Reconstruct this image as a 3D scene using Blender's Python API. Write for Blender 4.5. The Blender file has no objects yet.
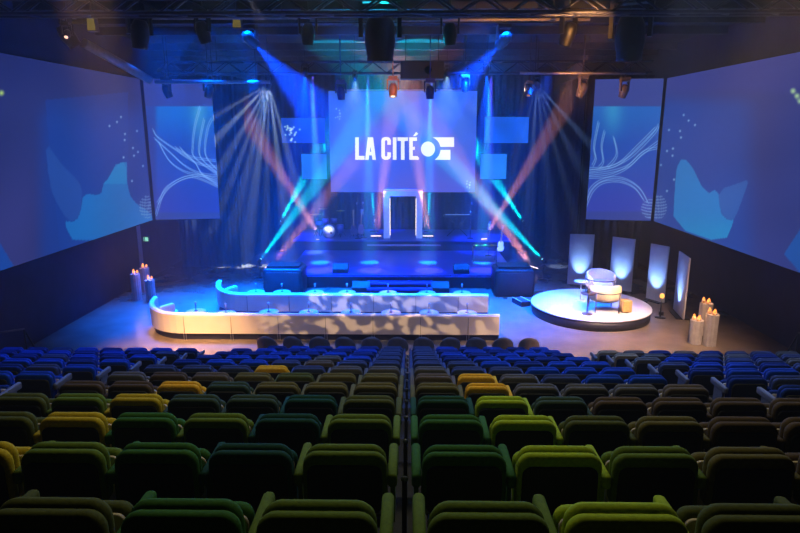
import bpy, bmesh, math, random
import numpy as np
from mathutils import Vector, Matrix
random.seed(7)
sc = bpy.context.scene
COL = sc.collection
PI = math.pi

# ------------------------------------------------------------------ camera
FPX, PITCH, YAW, EYE = 600.0, math.radians(12.7), math.radians(0.86), Vector((0.02, 0, 5.5))
cam = bpy.data.objects.new('camera', bpy.data.cameras.new('camera'))
COL.objects.link(cam)
cam.data.sensor_width = 36; cam.data.lens = 36*FPX/800
cam.data.clip_start = 0.05; cam.data.clip_end = 200
cam.location = EYE; cam.rotation_euler = (PI/2-PITCH, 0, YAW)
sc.camera = cam
RM = cam.rotation_euler.to_matrix()
def ray(x, y): return RM @ Vector(((x-400)/FPX, -(y-266.5)/FPX, -1))
def W(x, y, Y):                      # point on the sight line at depth Y
    d = ray(x, y); return EYE + d*(Y/d.y)
def G(x, y, z=0.0):                  # point on the sight line at height z
    d = ray(x, y); return EYE + d*((z-EYE.z)/d.z)
def proj(P):
    q = RM.transposed() @ (Vector(P)-EYE)
    return 400+FPX*q.x/-q.z, 266.5-FPX*q.y/-q.z

# ------------------------------------------------------------------ materials
def lin(c):
    return tuple(((v/255)/12.92 if v/255 <= .04045 else ((v/255+.055)/1.055)**2.4) for v in c)
_m = {}
def mat(name, rgb, rough=.6, metal=0, noise=0.12, scale=12, bump=0, spec=.5):
    if name in _m: return _m[name]
    m = bpy.data.materials.new(name); m.use_nodes = True
    nt = m.node_tree; b = nt.nodes['Principled BSDF']
    c = lin(rgb)
    tc = nt.nodes.new('ShaderNodeTexCoord'); n = nt.nodes.new('ShaderNodeTexNoise'); n.inputs['Scale'].default_value = scale
    n.inputs['Detail'].default_value = 4
    r = nt.nodes.new('ShaderNodeValToRGB')
    r.color_ramp.elements[0].color = (*[v*(1-noise) for v in c], 1); r.color_ramp.elements[1].color = (*[min(1, v*(1+noise)) for v in c], 1)
    r.color_ramp.elements[0].position = .3; r.color_ramp.elements[1].position = .7
    nt.links.new(tc.outputs['Object'], n.inputs['Vector']); nt.links.new(n.outputs['Fac'], r.inputs['Fac']); nt.links.new(r.outputs['Color'], b.inputs['Base Color'])
    b.inputs['Roughness'].default_value = rough; b.inputs['Metallic'].default_value = metal
    b.inputs['Specular IOR Level'].default_value = spec
    if bump:
        bp = nt.nodes.new('ShaderNodeBump'); bp.inputs['Strength'].default_value = bump; bp.inputs['Distance'].default_value = .01
        nt.links.new(n.outputs['Fac'], bp.inputs['Height']); nt.links.new(bp.outputs['Normal'], b.inputs['Normal'])
    _m[name] = m; return m
def emit(name, rgb, s=1.0, sample=False):
    if name in _m: return _m[name]
    m = bpy.data.materials.new(name); m.use_nodes = True
    nt = m.node_tree; nt.nodes.remove(nt.nodes['Principled BSDF'])
    e = nt.nodes.new('ShaderNodeEmission'); e.inputs['Color'].default_value = (*lin(rgb), 1); e.inputs['Strength'].default_value = s
    nt.links.new(e.outputs[0], nt.nodes['Material Output'].inputs['Surface'])
    if not sample: m.cycles.emission_sampling = 'NONE'
    _m[name] = m; return m
def screen_mat():
    m = bpy.data.materials.new('screen_image'); m.use_nodes = True
    nt = m.node_tree; nt.nodes.remove(nt.nodes['Principled BSDF'])
    a = nt.nodes.new('ShaderNodeAttribute'); a.attribute_name = 'picture'
    e = nt.nodes.new('ShaderNodeEmission'); e.inputs['Strength'].default_value = SCREEN_GAIN
    nt.links.new(a.outputs['Color'], e.inputs['Color']); nt.links.new(e.outputs[0], nt.nodes['Material Output'].inputs['Surface'])
    m.cycles.emission_sampling = 'NONE'
    return m
SCREEN_GAIN = .80
HAZE_THIN, HAZE_STAGE = .003, .028
BLACK = mat('black_metal', (13, 13, 16), .5, .0)
DARK = mat('dark_paint', (14, 15, 20), .8)
STEEL = mat('steel', (150, 150, 158), .3, .9)
WHITE = mat('white_laminate', (225, 222, 218), .45)
SHELL = mat('seat_back_panel', (18, 18, 20), .7)

# ------------------------------------------------------------------ mesh builder
class MB:
    def __init__(s): s.v = []; s.f = []; s.sm = []
    def add(s, vs, fs, smooth=False, M=None):
        o = len(s.v)
        s.v += [tuple(M @ Vector(v)) if M else tuple(v) for v in vs]
        s.f += [tuple(i+o for i in f) for f in fs]; s.sm += [smooth]*len(fs)
        return s
    def box(s, c, d, M=None):
        x, y, z = d[0]/2, d[1]/2, d[2]/2
        vs = [(c[0]+a*x, c[1]+b*y, c[2]+e*z) for a in (-1, 1) for b in (-1, 1) for e in (-1, 1)]
        return s.add(vs, [(0,1,3,2),(4,6,7,5),(0,4,5,1),(2,3,7,6),(0,2,6,4),(1,5,7,3)], False, M)
    def prism(s, poly, y0, y1, M=None, smooth=False):     # poly in (x,z), extruded along y
        n = len(poly)
        vs = [(p[0], y0, p[1]) for p in poly]+[(p[0], y1, p[1]) for p in poly]
        fs = [tuple(range(n)), tuple(range(2*n-1, n-1, -1))]
        s.add(vs, fs, False, M)
        o = len(s.v)-2*n
        for i in range(n):
            j = (i+1) % n; s.f.append((o+i, o+n+i, o+n+j, o+j)); s.sm.append(smooth)
        return s
    def lathe(s, prof, seg=20, M=None, smooth=True, caps=True):   # prof [(r,z)]
        vs = [(r*math.cos(2*PI*k/seg), r*math.sin(2*PI*k/seg), z) for r, z in prof for k in range(seg)]
        fs = []
        for i in range(len(prof)-1):
            for k in range(seg):
                l = (k+1) % seg; fs.append((i*seg+k, i*seg+l, (i+1)*seg+l, (i+1)*seg+k))
        s.add(vs, fs, smooth, M)
        if caps:
            o = len(s.v)-len(vs)
            if prof[0][0] > 1e-4: s.f.append(tuple(o+k for k in range(seg-1, -1, -1))); s.sm.append(False)
            if prof[-1][0] > 1e-4: s.f.append(tuple(o+(len(prof)-1)*seg+k for k in range(seg))); s.sm.append(False)
        return s
    def cyl(s, a, b, r, r2=None, seg=12):
        a = Vector(a); b = Vector(b); d = b-a
        M = Matrix.Translation(a) @ d.to_track_quat('Z', 'Y').to_matrix().to_4x4()
        return s.lathe([(r, 0), (r if r2 is None else r2, d.length)], seg, M)
    def tube(s, pts, r, seg=8):
        for a, b in zip(pts[:-1], pts[1:]):
            s.cyl(a, b, r, None, seg)
        return s
    def slab(s, w, h, y0, y1, r=.06, z0=0, taper=0, bev=.02, n=5, M=None, crown=0):
        """upright rounded cushion: width w, height h, from y0 (near) to y1 (far), soft edges"""
        def outline(inset):
            ww, hh, rr = w/2-inset, h-inset, max(r-inset, .005)
            pts = []
            for cx, cz, a0 in ((ww-rr, hh-rr, 0), (-ww+rr, hh-rr, PI/2), (-ww+rr, inset+rr, PI), (ww-rr, inset+rr, 1.5*PI)):
                for k in range(n+1):
                    a = a0+PI/2*k/n; px = cx+rr*math.cos(a); pz = cz+rr*math.sin(a)
                    px *= 1-taper*(1-pz/h)
                    pz += crown*(1-(2*px/w)**2)*(pz/h)
                    pts.append((px, pz+z0))
            return pts
        rings = [(bev, y0), (bev*.3, y0+bev*.3), (0, y0+bev), (0, y1-bev), (bev*.3, y1-bev*.3), (bev, y1)]
        vs = []; m = 4*(n+1)
        for ins, y in rings: vs += [(x, y, z) for x, z in outline(ins)]
        fs = [tuple(range(m)), tuple(range(6*m-1, 5*m-1, -1))]
        for i in range(5):
            for k in range(m):
                l = (k+1) % m; fs.append((i*m+k, (i+1)*m+k, (i+1)*m+l, i*m+l))
        return s.add(vs, fs, True, M)
    def mesh(s, name):
        me = bpy.data.meshes.new(name); me.from_pydata(s.v, [], s.f)
        me.polygons.foreach_set('use_smooth', s.sm)
        bm = bmesh.new(); bm.from_mesh(me); bmesh.ops.recalc_face_normals(bm, faces=bm.faces); bm.to_mesh(me); bm.free()
        me.update(); return me
    def build(s, name, material, parent=None, loc=None):
        me = s.mesh(name); me.materials.append(material)
        o = bpy.data.objects.new(name, me); COL.objects.link(o)
        if parent: o.parent = parent
        if loc: o.location = loc
        return o
def tag(o, label=None, cat=None, group=None, kind=None):
    if label: o['label'] = label
    if cat: o['category'] = cat
    if group: o['group'] = group
    if kind: o['kind'] = kind
    return o
def thing(name, label, cat, loc=(0, 0, 0), rz=0, group=None):
    o = bpy.data.objects.new(name, None); COL.objects.link(o); o.empty_display_size = .1
    o.location = loc; o.rotation_euler = (0, 0, rz)
    return tag(o, label, cat, group)
def copy_tree(o, parent=None):
    c = o.copy(); COL.objects.link(c)
    if parent: c.parent = parent
    for ch in list(o.children): copy_tree(ch, c)
    return c
def tone(o, m):
    o.material_slots[0].link = 'OBJECT'; o.material_slots[0].material = m
def aim(o, a, b):
    o.location = a; d = Vector(b)-Vector(a)
    o.rotation_euler = d.to_track_quat('-Z', 'Y').to_euler()

# ------------------------------------------------------------------ the room shell
XW, YB, ZC = 9.9, 29.0, 8.7
CX = -.29                                     # stage axis
floor_m = mat('floor_concrete', (106, 94, 82), .25, noise=.22, scale=1.3)
wall_m = mat('wall_black_acoustic', (30, 34, 54), .85, noise=.2, scale=2)
ceil_m = mat('ceiling_black', (26, 30, 40), .9)
tag(MB().box((0, 13, -.1), (2*XW+.4, 33, .2)).build('floor', floor_m), kind='structure')
tag(MB().box((0, 13, ZC+.1), (2*XW+.4, 33, .2)).build('ceiling', ceil_m), kind='structure')
tag(MB().box((-XW-.1, 13, ZC/2), (.2, 33, ZC)).build('wall_left', wall_m), kind='structure')
tag(MB().box((XW+.1, 13, ZC/2), (.2, 33, ZC)).build('wall_right', wall_m), kind='structure')
tag(MB().box((0, YB+.1, ZC/2), (2*XW, .2, ZC)).build('wall_back', wall_m), kind='structure')
tag(MB().box((0, -3.1, ZC/2), (2*XW, .2, ZC)).build('wall_rear', wall_m), kind='structure')

# stepped seating platform
ROW_P, ROW_R, Y0B, NROW = .946, .293, 2.01, 11
def row_y(i): return Y0B+ROW_P*i
def row_z(i): return 3.30-ROW_R*i
def tier_edge(i): return row_y(i)-.17         # back edge of tread i
prof = [(tier_edge(-2), -.0)]
prof = [(-2.99, 0), (-2.99, row_z(-2))]
for i in range(-2, NROW):
    prof += [(tier_edge(i+1), row_z(i)), (tier_edge(i+1), max(row_z(i+1), .0))]
tm = MB(); n = len(prof)
vs = [(-9.2, y, z) for y, z in prof]+[(9.2, y, z) for y, z in prof]
fs = [tuple(range(n)), tuple(range(2*n-1, n-1, -1))]+[(i, (i+1) % n, n+(i+1) % n, n+i) for i in range(n)]
tm.add(vs, fs)
tag(tm.build('floor_seating_tiers', mat('tier_carpet', (38, 36, 40), .9, noise=.3, scale=30)), kind='structure')

# ------------------------------------------------------------------ curtains
def curtain(name, x0, x1, y, z0, z1, label, material, amp=.06, wave=.32, ax='x', group=None):
    m = MB(); L = x1-x0; nn = int(abs(L)/wave*8)
    pts = []
    for k in range(nn+1):
        t = x0+L*k/nn; d = amp*math.sin(2*PI*k/8)+amp*.5*math.sin(2*PI*k/8*.37+1)
        pts.append((t, d))
    vs = []
    for z in (z0, z1):
        for off in (0, .02):
            for t, d in pts: vs.append((t, y+d+off, z) if ax == 'x' else (y+d+off, t, z))
    N = nn+1; fs = []
    for k in range(nn):
        fs += [(k, k+1, 2*N+k+1, 2*N+k), (N+k, 3*N+k, 3*N+k+1, N+k+1), (k, N+k, N+k+1, k+1), (2*N+k, 2*N+k+1, 3*N+k+1, 3*N+k)]
    fs += [(0, 2*N, 3*N, N), (nn, N+nn, 3*N+nn, 2*N+nn)]
    m.add(vs, fs, True)
    return tag(m.build(name, material), label, 'curtain', group)
drape = mat('black_velour', (22, 25, 44), .9, noise=.2, scale=3)
curtain('stage_curtain', -7.0, 6.6, 28.6, 0, 8.0, 'dark pleated curtain hanging behind the white portal and screens', drape)
curtain('side_curtain', -9.4, -6.9, 24.2, 0, 7.6, 'dark pleated curtain beneath and behind the screen by the exit sign', drape)
curtain('side_curtain', 6.9, 9.4, 24.2, 0, 7.6, 'dark pleated curtain behind the row of white uplit panels', drape)
curtain('wing_curtain', 24.6, 28.5, -6.95, 0, 7.6, 'dark pleated wing curtain beside the drum kit end of the stage', drape, ax='y')
curtain('wing_curtain', 24.6, 28.5, 6.9, 0, 7.6, 'dark pleated wing curtain beside the guitar end of the stage', drape, ax='y')

# ------------------------------------------------------------------ seats
FAB = {
 'olive green': (96, 116, 14), 'green': (52, 100, 20), 'dark green': (28, 70, 34), 'bright yellow-green': (160, 180, 4), 'yellow': (190, 160, 4),
 'dark olive': (80, 84, 20), 'olive brown': (100, 90, 34), 'brown': (84, 66, 38), 'teal green': (18, 66, 46), 'grey green': (56, 74, 52),
 'grey': (92, 88, 80), 'grey brown': (98, 84, 62), 'orange': (236, 170, 6), 'blue grey': (56, 66, 96), 'blue': (12, 62, 150), 'deep blue': (10, 42, 104),  # blue tones: stage light on the far rows put into the fabric colour
 'tan': (150, 130, 96)}
FM = {k: mat('fabric_'+k.replace(' ', '_').replace('-', '_'), v, .85, noise=.16, scale=60, bump=.15, spec=.2) for k, v in FAB.items()}
SW = .44
PLY = mat('seat_plywood', (190, 172, 138), .5, noise=.1, scale=6)
LIT_ARM = mat('armrest_lit_tone', (104, 102, 104), .6)  # light on the aisle-side arm tops, put into a paler colour
def seat_protos():
    d = {}
    d['backrest'] = MB().slab(SW, .345, .0, .07, r=.075, z0=.475, taper=-.02, bev=.03, crown=.012).mesh('backrest')
    d['back_roll'] = MB().slab(SW+.012, .335, -.05, .01, r=.07, z0=.475, taper=-.02, bev=.022, crown=.01).mesh('back_roll')
    d['back_panel'] = MB().slab(SW-.04, .285, -.066, -.04, r=.05, z0=.47, taper=-.02, bev=.010).mesh('back_panel')
    M = Matrix.Translation((0, .10, .30)) @ Matrix.Rotation(math.radians(-12), 4, 'X')
    d['seat_cushion'] = MB().slab(SW-.03, .40, 0.02, .10, r=.06, bev=.03, M=M).mesh('seat_cushion')
    d['seat_shell'] = MB().slab(SW-.05, .36, -.002, .022, r=.04, z0=.01, bev=.008, M=M).mesh('seat_shell')
    a = MB(); a.slab(.052, .08, -.05, .31, r=.02, z0=.615, bev=.02); a.box((0, .12, .49), (.025, .2, .26))
    d['armrest'] = a.mesh('armrest')
    p = MB(); p.box((0, .1, .19), (.04, .12, .38)); p.box((0, .12, .012), (.07, .34, .024)); p.box((0, .06, .34), (SW-.06, .05, .05)); p.box((0, -.02, .43), (.05, .03, .2))
    d['pedestal'] = p.mesh('pedestal')
    d['row_post'] = MB().cyl((0, .05, 0), (0, .05, .60), .014).mesh('row_post')
    d['post_cap'] = MB().lathe([(0, .60), (.02, .605), (.02, .62), (0, .63)], 12, Matrix.Translation((0, .05, 0))).mesh('post_cap')
    for k, me in d.items(): me.materials.append({'back_panel': SHELL, 'pedestal': SHELL, 'seat_shell': PLY, 'row_post': SHELL, 'post_cap': STEEL}.get(k, FM['green']))
    return d
SP = seat_protos()
ORD = ['first', 'second', 'third', 'fourth', 'fifth', 'sixth', 'seventh', 'eighth', 'ninth', 'tenth', 'eleventh', 'twelfth', 'thirteenth', 'fourteenth']
def make_seat(colour, loc, label, group, arms, pale=False, post=0):
    t = thing('auditorium_seat', label, 'seat', loc, 0, group)
    for k in ('backrest', 'back_roll', 'back_panel', 'seat_cushion', 'seat_shell', 'pedestal'):
        o = bpy.data.objects.new(k, SP[k]); COL.objects.link(o); o.parent = t
        if k not in ('back_panel', 'pedestal', 'seat_shell'): tone(o, FM[colour])
    for s in arms:
        o = bpy.data.objects.new('armrest', SP['armrest']); COL.objects.link(o); o.parent = t; o.location = (s*.255, 0, 0)
        tone(o, LIT_ARM if pale and s == arms[-1] else FM[colour])
    if post:
        o = bpy.data.objects.new('row_post', SP['row_post']); COL.objects.link(o); o.parent = t; o.location = (post, 0, 0)
        q = bpy.data.objects.new('post_cap', SP['post_cap']); COL.objects.link(q); q.parent = o
    return t
LEFT = {  # first from the centre gap outwards
 0: ['olive green', 'green', 'dark olive', 'dark olive'],
 1: ['olive green', 'teal green', 'green', 'olive green', 'yellow'],
 2: ['olive green', 'teal green', 'olive green', 'green', 'yellow', 'dark olive'],
 3: ['dark olive', 'teal green', 'grey green', 'grey green', 'yellow', 'olive green', 'dark olive'],
 4: ['olive brown', 'olive brown', 'olive brown', 'grey green', 'orange', 'brown', 'brown'],
 5: ['olive brown', 'olive brown', 'dark olive', 'olive brown', 'grey brown', 'brown', 'grey'],
 6: ['grey', 'grey', 'blue grey', 'orange', 'blue grey', 'blue grey', 'blue grey'],
 7: ['blue grey', 'blue grey', 'grey brown', 'blue grey', 'blue', 'blue', 'deep blue'],
 8: ['blue grey', 'blue', 'grey', 'blue', 'blue', 'blue', 'deep blue'],
 9: ['blue grey', 'deep blue', 'blue', 'deep blue', 'blue', 'deep blue', 'deep blue'],
 10: ['blue grey', 'blue', 'deep blue', 'blue', 'deep blue', 'blue', 'deep blue'],
 11: ['blue grey', 'deep blue', 'blue', 'deep blue', 'blue', 'deep blue']}
RIGHT = {
 0: ['olive green', 'bright yellow-green', 'dark olive', 'dark olive'],
 1: ['green', 'bright yellow-green', 'olive green', 'olive brown', 'brown'],
 2: ['green', 'bright yellow-green', 'dark olive', 'olive brown', 'brown', 'brown'],
 3: ['dark green', 'bright yellow-green', 'grey green', 'brown', 'brown', 'brown', 'brown'],
 4: ['olive brown', 'orange', 'grey', 'grey', 'grey', 'grey brown'],
 5: ['grey brown', 'orange', 'grey', 'blue grey', 'blue', 'blue'],
 6: ['grey', 'blue grey', 'blue grey', 'blue', 'blue', 'blue'],
 7: ['blue grey', 'blue grey', 'blue', 'deep blue', 'blue', 'blue'],
 8: ['blue grey', 'deep blue', 'blue', 'blue', 'deep blue', 'blue'],
 9: ['blue grey', 'blue', 'deep blue', 'blue', 'blue', 'deep blue'],
 10: ['blue grey', 'deep blue', 'blue', 'deep blue', 'blue', 'blue'],
 11: ['blue grey', 'blue', 'deep blue', 'blue', 'deep blue', 'blue']}
SX = .51
for sgn, tab, side in ((-1, LEFT, 'exit-sign'), (1, RIGHT, 'round-platform')):
    for i, cols in tab.items():
        for k, c in enumerate(cols):
            x = sgn*(.32+SX*k)
            p = proj((x-sgn*.23, row_y(i), row_z(i)+.86))
            if not (-8 < p[0] < 808): continue
            arms = [sgn]+([-sgn] if k == 0 else [])
            make_seat(c, (x, row_y(i)-.02, max(row_z(i), 0)), f'{c} seat, {ORD[i]} row from the back, {ORD[k]} from centre gap on {side} side',
                      'seats of the centre block', arms, post=(.32 if sgn < 0 and k == 0 else 0))
SIDE_C = ['blue', 'deep blue', 'blue', 'blue grey', 'deep blue', 'blue', 'deep blue', 'blue']  # blue stage light on the side blocks, carried by fabric colour
for sgn, x0, side in ((-1, 4.5, 'exit-sign'), (1, 4.05, 'round-platform')):
    for i in range(4, 11):
        for k in range(11):
            x = sgn*(x0+SX*k)
            p = proj((x-sgn*.23, row_y(i), row_z(i)+.86))
            if not (-4 < p[0] < 804) or abs(x) > 8.9: continue
            if sgn < 0: c = SIDE_C[(i*3+k) % 8]
            else:
                c = ('tan' if k == 0 else 'grey') if i in (9, 10) and k < 2 else ('grey' if (i >= 8 and k == 0) else SIDE_C[(i*5+k*2) % 8] if k < 3 else ['blue grey', 'grey', 'deep blue', 'blue grey'][(i+k) % 4])
            arms = [sgn]+([-sgn] if k == 0 else [])
            make_seat(c, (x, row_y(i)-.02, max(row_z(i), 0)), f'{c} side-block seat, {ORD[i]} row from the back, {ORD[k]} from aisle, {side} side',
                      'seats of the side blocks', arms, pale=(k == 0))
# hand rails at the outer edges
def handrail(pts, label):
    t = thing('handrail', label, 'handrail', (0, 0, 0), 0, 'side handrails')
    r = MB(); r.tube(pts, .022); r.build('rail', BLACK, t)
    for p in pts[1:-1]:
        m = MB(); m.cyl((p[0], p[1], p[2]-.95), p, .018); m.build('post', BLACK, t)
for sgn, nm in ((-1, 'dark stepped handrail at the foot of the wall by the exit sign'), (1, 'dark stepped handrail at the foot of the wall behind the candle pillars')):
    pts = [(sgn*8.95, row_y(i)+.2, row_z(i)+1.0) for i in range(4, 11)]+[(sgn*8.95, 13.2, 1.0), (sgn*8.95, 13.6, .2)]
    handrail(pts, nm)

# ------------------------------------------------------------------ cabaret chairs
def make_chair():
    t = thing('cabaret_chair', 'x', 'chair')
    fab = mat('charcoal_fabric', (130, 116, 112), .8)
    m = MB()                                  # curved round-topped backrest shell
    vs = []; N = 12; K = 7
    for side_ in (0, .035):
        for a in range(N+1):
            th = PI*(1.0+a/N)                 # behind the sitter (-y)
            top = .40+.40*math.sin(PI*a/N)**.6
            for k in range(K+1):
                z = .40+(top-.40)*k/K
                r = .235+.02*k/K-side_
                vs.append((r*math.cos(th), r*math.sin(th)*.9, z))
    n1 = (N+1)*(K+1); fs = []
    for a in range(N):
        for k in range(K):
            i = a*(K+1)+k; j = i+K+1
            fs += [(i, j, j+1, i+1), (n1+i, n1+i+1, n1+j+1, n1+j)]
        i = a*(K+1)+K; j = i+K+1; fs.append((i, j, n1+j, n1+i))
        i = a*(K+1); j = i+K+1; fs.append((i, n1+i, n1+j, j))
    m.add(vs, fs, True); m.build('backrest', fab, t)
    MB().lathe([(.19, .40), (.215, .42), (.215, .46), (.19, .475), (0, .478)], 20).build('seat', fab, t)
    for sx in (-1, 1):
        for sy in (-1, 1):
            MB().cyl((sx*.13, sy*.13, .41), (sx*.19, sy*.19, 0), .014, .010, 8).build('leg', BLACK, t)
    return t
c0 = None
names = ['end chair nearest the exit sign', 'second chair', 'third chair', 'fourth chair', 'fifth chair', 'sixth chair', 'seventh chair', 'eighth chair', 'ninth chair', 'tenth chair', 'end chair nearest the round platform']
for k in range(11):
    if c0 is None: c0 = t = make_chair()
    else: t = copy_tree(c0)
    x = 263+26.9*k
    p = G(x, 339.5, .80)
    t.location = (p.x, 13.55, 0); t.rotation_euler.z = random.uniform(-.12, .12)
    lab = ('round-backed charcoal '+names[k]+' in the row behind the seats') if k in (0, 10) else f'round-backed charcoal chair, {ORD[k]} of the row counted from the exit-sign side'
    tag(t, lab, 'chair', 'round-backed chairs in front of the banquette')

# ------------------------------------------------------------------ banquettes
def path_banquette(xl, xr, Y, R):
    pts = []
    for k in range(11):
        a = PI+ (PI/2)*k/10               # from west pointing end to straight
        pts.append((xl+R+R*math.cos(a), Y+R+R*math.sin(a)))
    L = xr-(xl+R); nseg = max(2, int(L/.6))
    for k in range(1, nseg+1): pts.append((xl+R+L*k/nseg, Y))
    return [Vector((x, y)) for x, y in pts]
def sweep(path, section, mb, smooth=False, rise=None):
    """section: closed list (offset towards inside (far side), z)"""
    P = path; n = len(section); N = len(P); vs = []
    for i, p in enumerate(P):
        t = (P[min(i+1, N-1)]-P[max(i-1, 0)]).normalized(); nrm = Vector((-t.y, t.x))
        up = rise[i] if rise else 0
        for o, z in section:
            q = p+nrm*o; vs.append((q.x, q.y, z+(up if z > .6 else 0)))
    fs = [tuple(range(n)), tuple(range(N*n-1, (N-1)*n-1, -1))]
    for i in range(N-1):
        for k in range(n):
            l = (k+1) % n; fs.append((i*n+k, (i+1)*n+k, (i+1)*n+l, i*n+l))
    mb.add(vs, fs, smooth)
def banquette(xl, xr, Y, R, label):
    t = thing('banquette', label, 'sofa', ((xl+xr)/2, Y, 0), 0, 'curved white banquettes')
    path = [p-Vector(((xl+xr)/2, Y)) for p in path_banquette(xl, xr, Y, R)]
    leather = mat('white_leatherette', (222, 212, 200), .5, noise=.04, scale=3)
    rise = [max(0, .10*(1-i/7)) for i in range(len(path))]
    m = MB(); sweep(path, [(0, .18), (-.03, .70), (0, .745), (.07, .75), (.11, .71), (.12, .18)], m, rise=rise); m.build('backrest', leather, t)
    m = MB(); sweep(path, [(.12, .20), (.12, .43), (.60, .44), (.66, .40), (.66, .20)], m); m.build('seat', leather, t)
    m = MB(); sweep(path, [(.07, 0), (.07, .185), (.58, .185), (.58, 0)], m); m.build('plinth', mat('plinth_navy', (22, 26, 60), .5), t)
    x = xl+R; k = 0
    while x < xr-.2:
        m = MB(); m.box((x-(xl+xr)/2-.03, -.005, .09), (.018, .018, .18)); m.box((x-(xl+xr)/2+.03, -.005, .09), (.018, .018, .18))
        m.build('leg', STEEL, t)
        m = MB(); m.box((x-(xl+xr)/2, -.018, .45), (.012, .02, .5)); m.build('seam', mat('seam_grey', (120, 110, 104), .7), t)
        x += 1.27
    # white loose cushion at the curved end
    M = Matrix.Translation((path[3].x+.42, path[3].y+.12, .46)) @ Matrix.Rotation(math.radians(60), 4, 'Z')
    MB().slab(.5, .28, -.05, .07, r=.08, bev=.04, M=M).build('cushion', leather, t)
    return t
Y1, Y2 = 15.3, 17.35
b1l = W(148, 310, 16.2).x; b1r = W(499, 335, Y1).x
b2l = W(215, 295, 18.2).x; b2r = W(488, 313, Y2).x
banquette(b1l, b1r, Y1, 1.35, 'long cream-white banquette with curved end, the one nearer the seats')
banquette(b2l, b2r, Y2, 1.25, 'long white banquette with curved end, the one nearer the stage')

# round tables with lamps
def make_table():
    t = thing('round_table', 'x', 'table')
    MB().lathe([(.26, .47), (.275, .48), (.275, .50), (.265, .505), (0, .505)], 24).build('tabletop', mat('table_rose', (200, 140, 130), .4), t)
    MB().cyl((0, 0, .02), (0, 0, .47), .03).build('column', STEEL, t)
    MB().lathe([(.17, 0), (.17, .015), (.05, .03), (0, .03)], 20).build('foot', STEEL, t)
    return t
def make_lamp():
    t = thing('table_lamp', 'x', 'lamp')
    MB().lathe([(.05, 0), (.05, .012), (.015, .02), (.012, .17), (0, .17)], 12).build('stem', mat('bronze', (110, 80, 60), .4, .6), t)
    MB().lathe([(.02, .17), (.028, .27), (0, .28)], 12).build('shade', mat('lamp_white', (170, 165, 170), .5), t)
    return t
t0 = l0 = None
front = [(196, 311, 16.9), (226, 313, 16.35)]+[(x, 315, 16.28) for x in (269, 309, 351, 391, 429, 467)]
rear = [(x, 291, 18.35) for x in (256, 282, 315, 347, 388, 427, 462)]
for row, (lst, nm) in enumerate(((front, 'between the two banquettes'), (rear, 'behind the banquette nearer the stage'))):
    for k, (x, y, Y) in enumerate(lst):
        p = G(x, y, .5)
        if row == 0 and k > 1: Yt = 16.28
        elif row == 1: Yt = 18.45
        else: Yt = p.y
        X = W(x, y, Yt).x
        if t0 is None: t0 = t = make_table()
        else: t = copy_tree(t0)
        t.location = (X, Yt, 0); tag(t, f'small round rose table {nm}, {ORD[k]} from the exit-sign end', 'table', 'small round tables')
        if l0 is None: l0 = t = make_lamp()
        else: t = copy_tree(l0)
        t.location = (X, Yt, .505); tag(t, f'small white-topped table lamp on {ORD[k]} round table {nm}', 'lamp', 'small lamps on the round tables')

# ------------------------------------------------------------------ stages
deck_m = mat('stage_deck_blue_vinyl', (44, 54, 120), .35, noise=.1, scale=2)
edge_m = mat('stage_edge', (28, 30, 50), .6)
t = thing('stage_platform', 'low front stage platform with wide dark deck below the band riser', 'stage', (CX, 23.0, 0))
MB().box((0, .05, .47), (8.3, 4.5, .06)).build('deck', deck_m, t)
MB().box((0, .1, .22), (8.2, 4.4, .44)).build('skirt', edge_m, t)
MB().box((0, -2.19, .44), (8.3, .03, .03)).build('edge_strip', mat('edge_violet', (90, 90, 160), .4), t)
t = thing('band_riser', 'raised rear stage riser carrying drums, portal and keyboards', 'stage', (CX, 27.0, 0))
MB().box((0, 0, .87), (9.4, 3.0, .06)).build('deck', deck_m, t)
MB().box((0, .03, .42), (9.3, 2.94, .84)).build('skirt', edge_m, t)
MB().box((.1, -1.52, .70), (3.2, .03, .06)).build('light_strip', mat('strip_grey_pink', (150, 120, 150), .4), t)
t = thing('stage_steps', 'short dark steps at the middle of the front stage edge', 'steps', (CX, 20.45, 0))
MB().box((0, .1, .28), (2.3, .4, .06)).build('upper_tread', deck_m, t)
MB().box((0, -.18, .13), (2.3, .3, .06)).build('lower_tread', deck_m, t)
m = MB()
for x in (-1.1, 1.1): m.prism([(0, 0), (0, 0)], 0, 0) if 0 else m.box((x, .1, .125), (.05, .38, .25))
m.box((0, .27, .125), (2.2, .04, .25)); m.build('stringer', edge_m, t)

# portal
pz = .9
t = thing('portal_frame', 'white square portal frame with glowing inner edges standing on the riser', 'portal', (W(403, 238, 26.3).x, 26.3, pz))
pw, ph, pt = 1.70, 2.12, .27
wm = mat('portal_white', (200, 190, 205), .5)
MB().box((-pw/2+pt/2, 0, ph/2), (pt, .5, ph)).build('jamb', wm, t)
MB().box((pw/2-pt/2, 0, ph/2), (pt, .5, ph)).build('jamb', wm, t)
MB().box((0, 0, ph-pt/2+.0), (pw-2*pt, .5, pt)).build('lintel', wm, t)
em = emit('led_warm', (255, 226, 170), 2.2)
for s in (-1, 1):
    MB().box((s*(pw/2-pt-.012), -.22, ph/2-.12), (.03, .03, ph-.5)).build('light_strip', em, t)
MB().box((0, -.255, ph-.02), (pw, .012, .03)).build('top_light_strip', emit('led_lilac', (200, 170, 250), .9), t)

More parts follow.
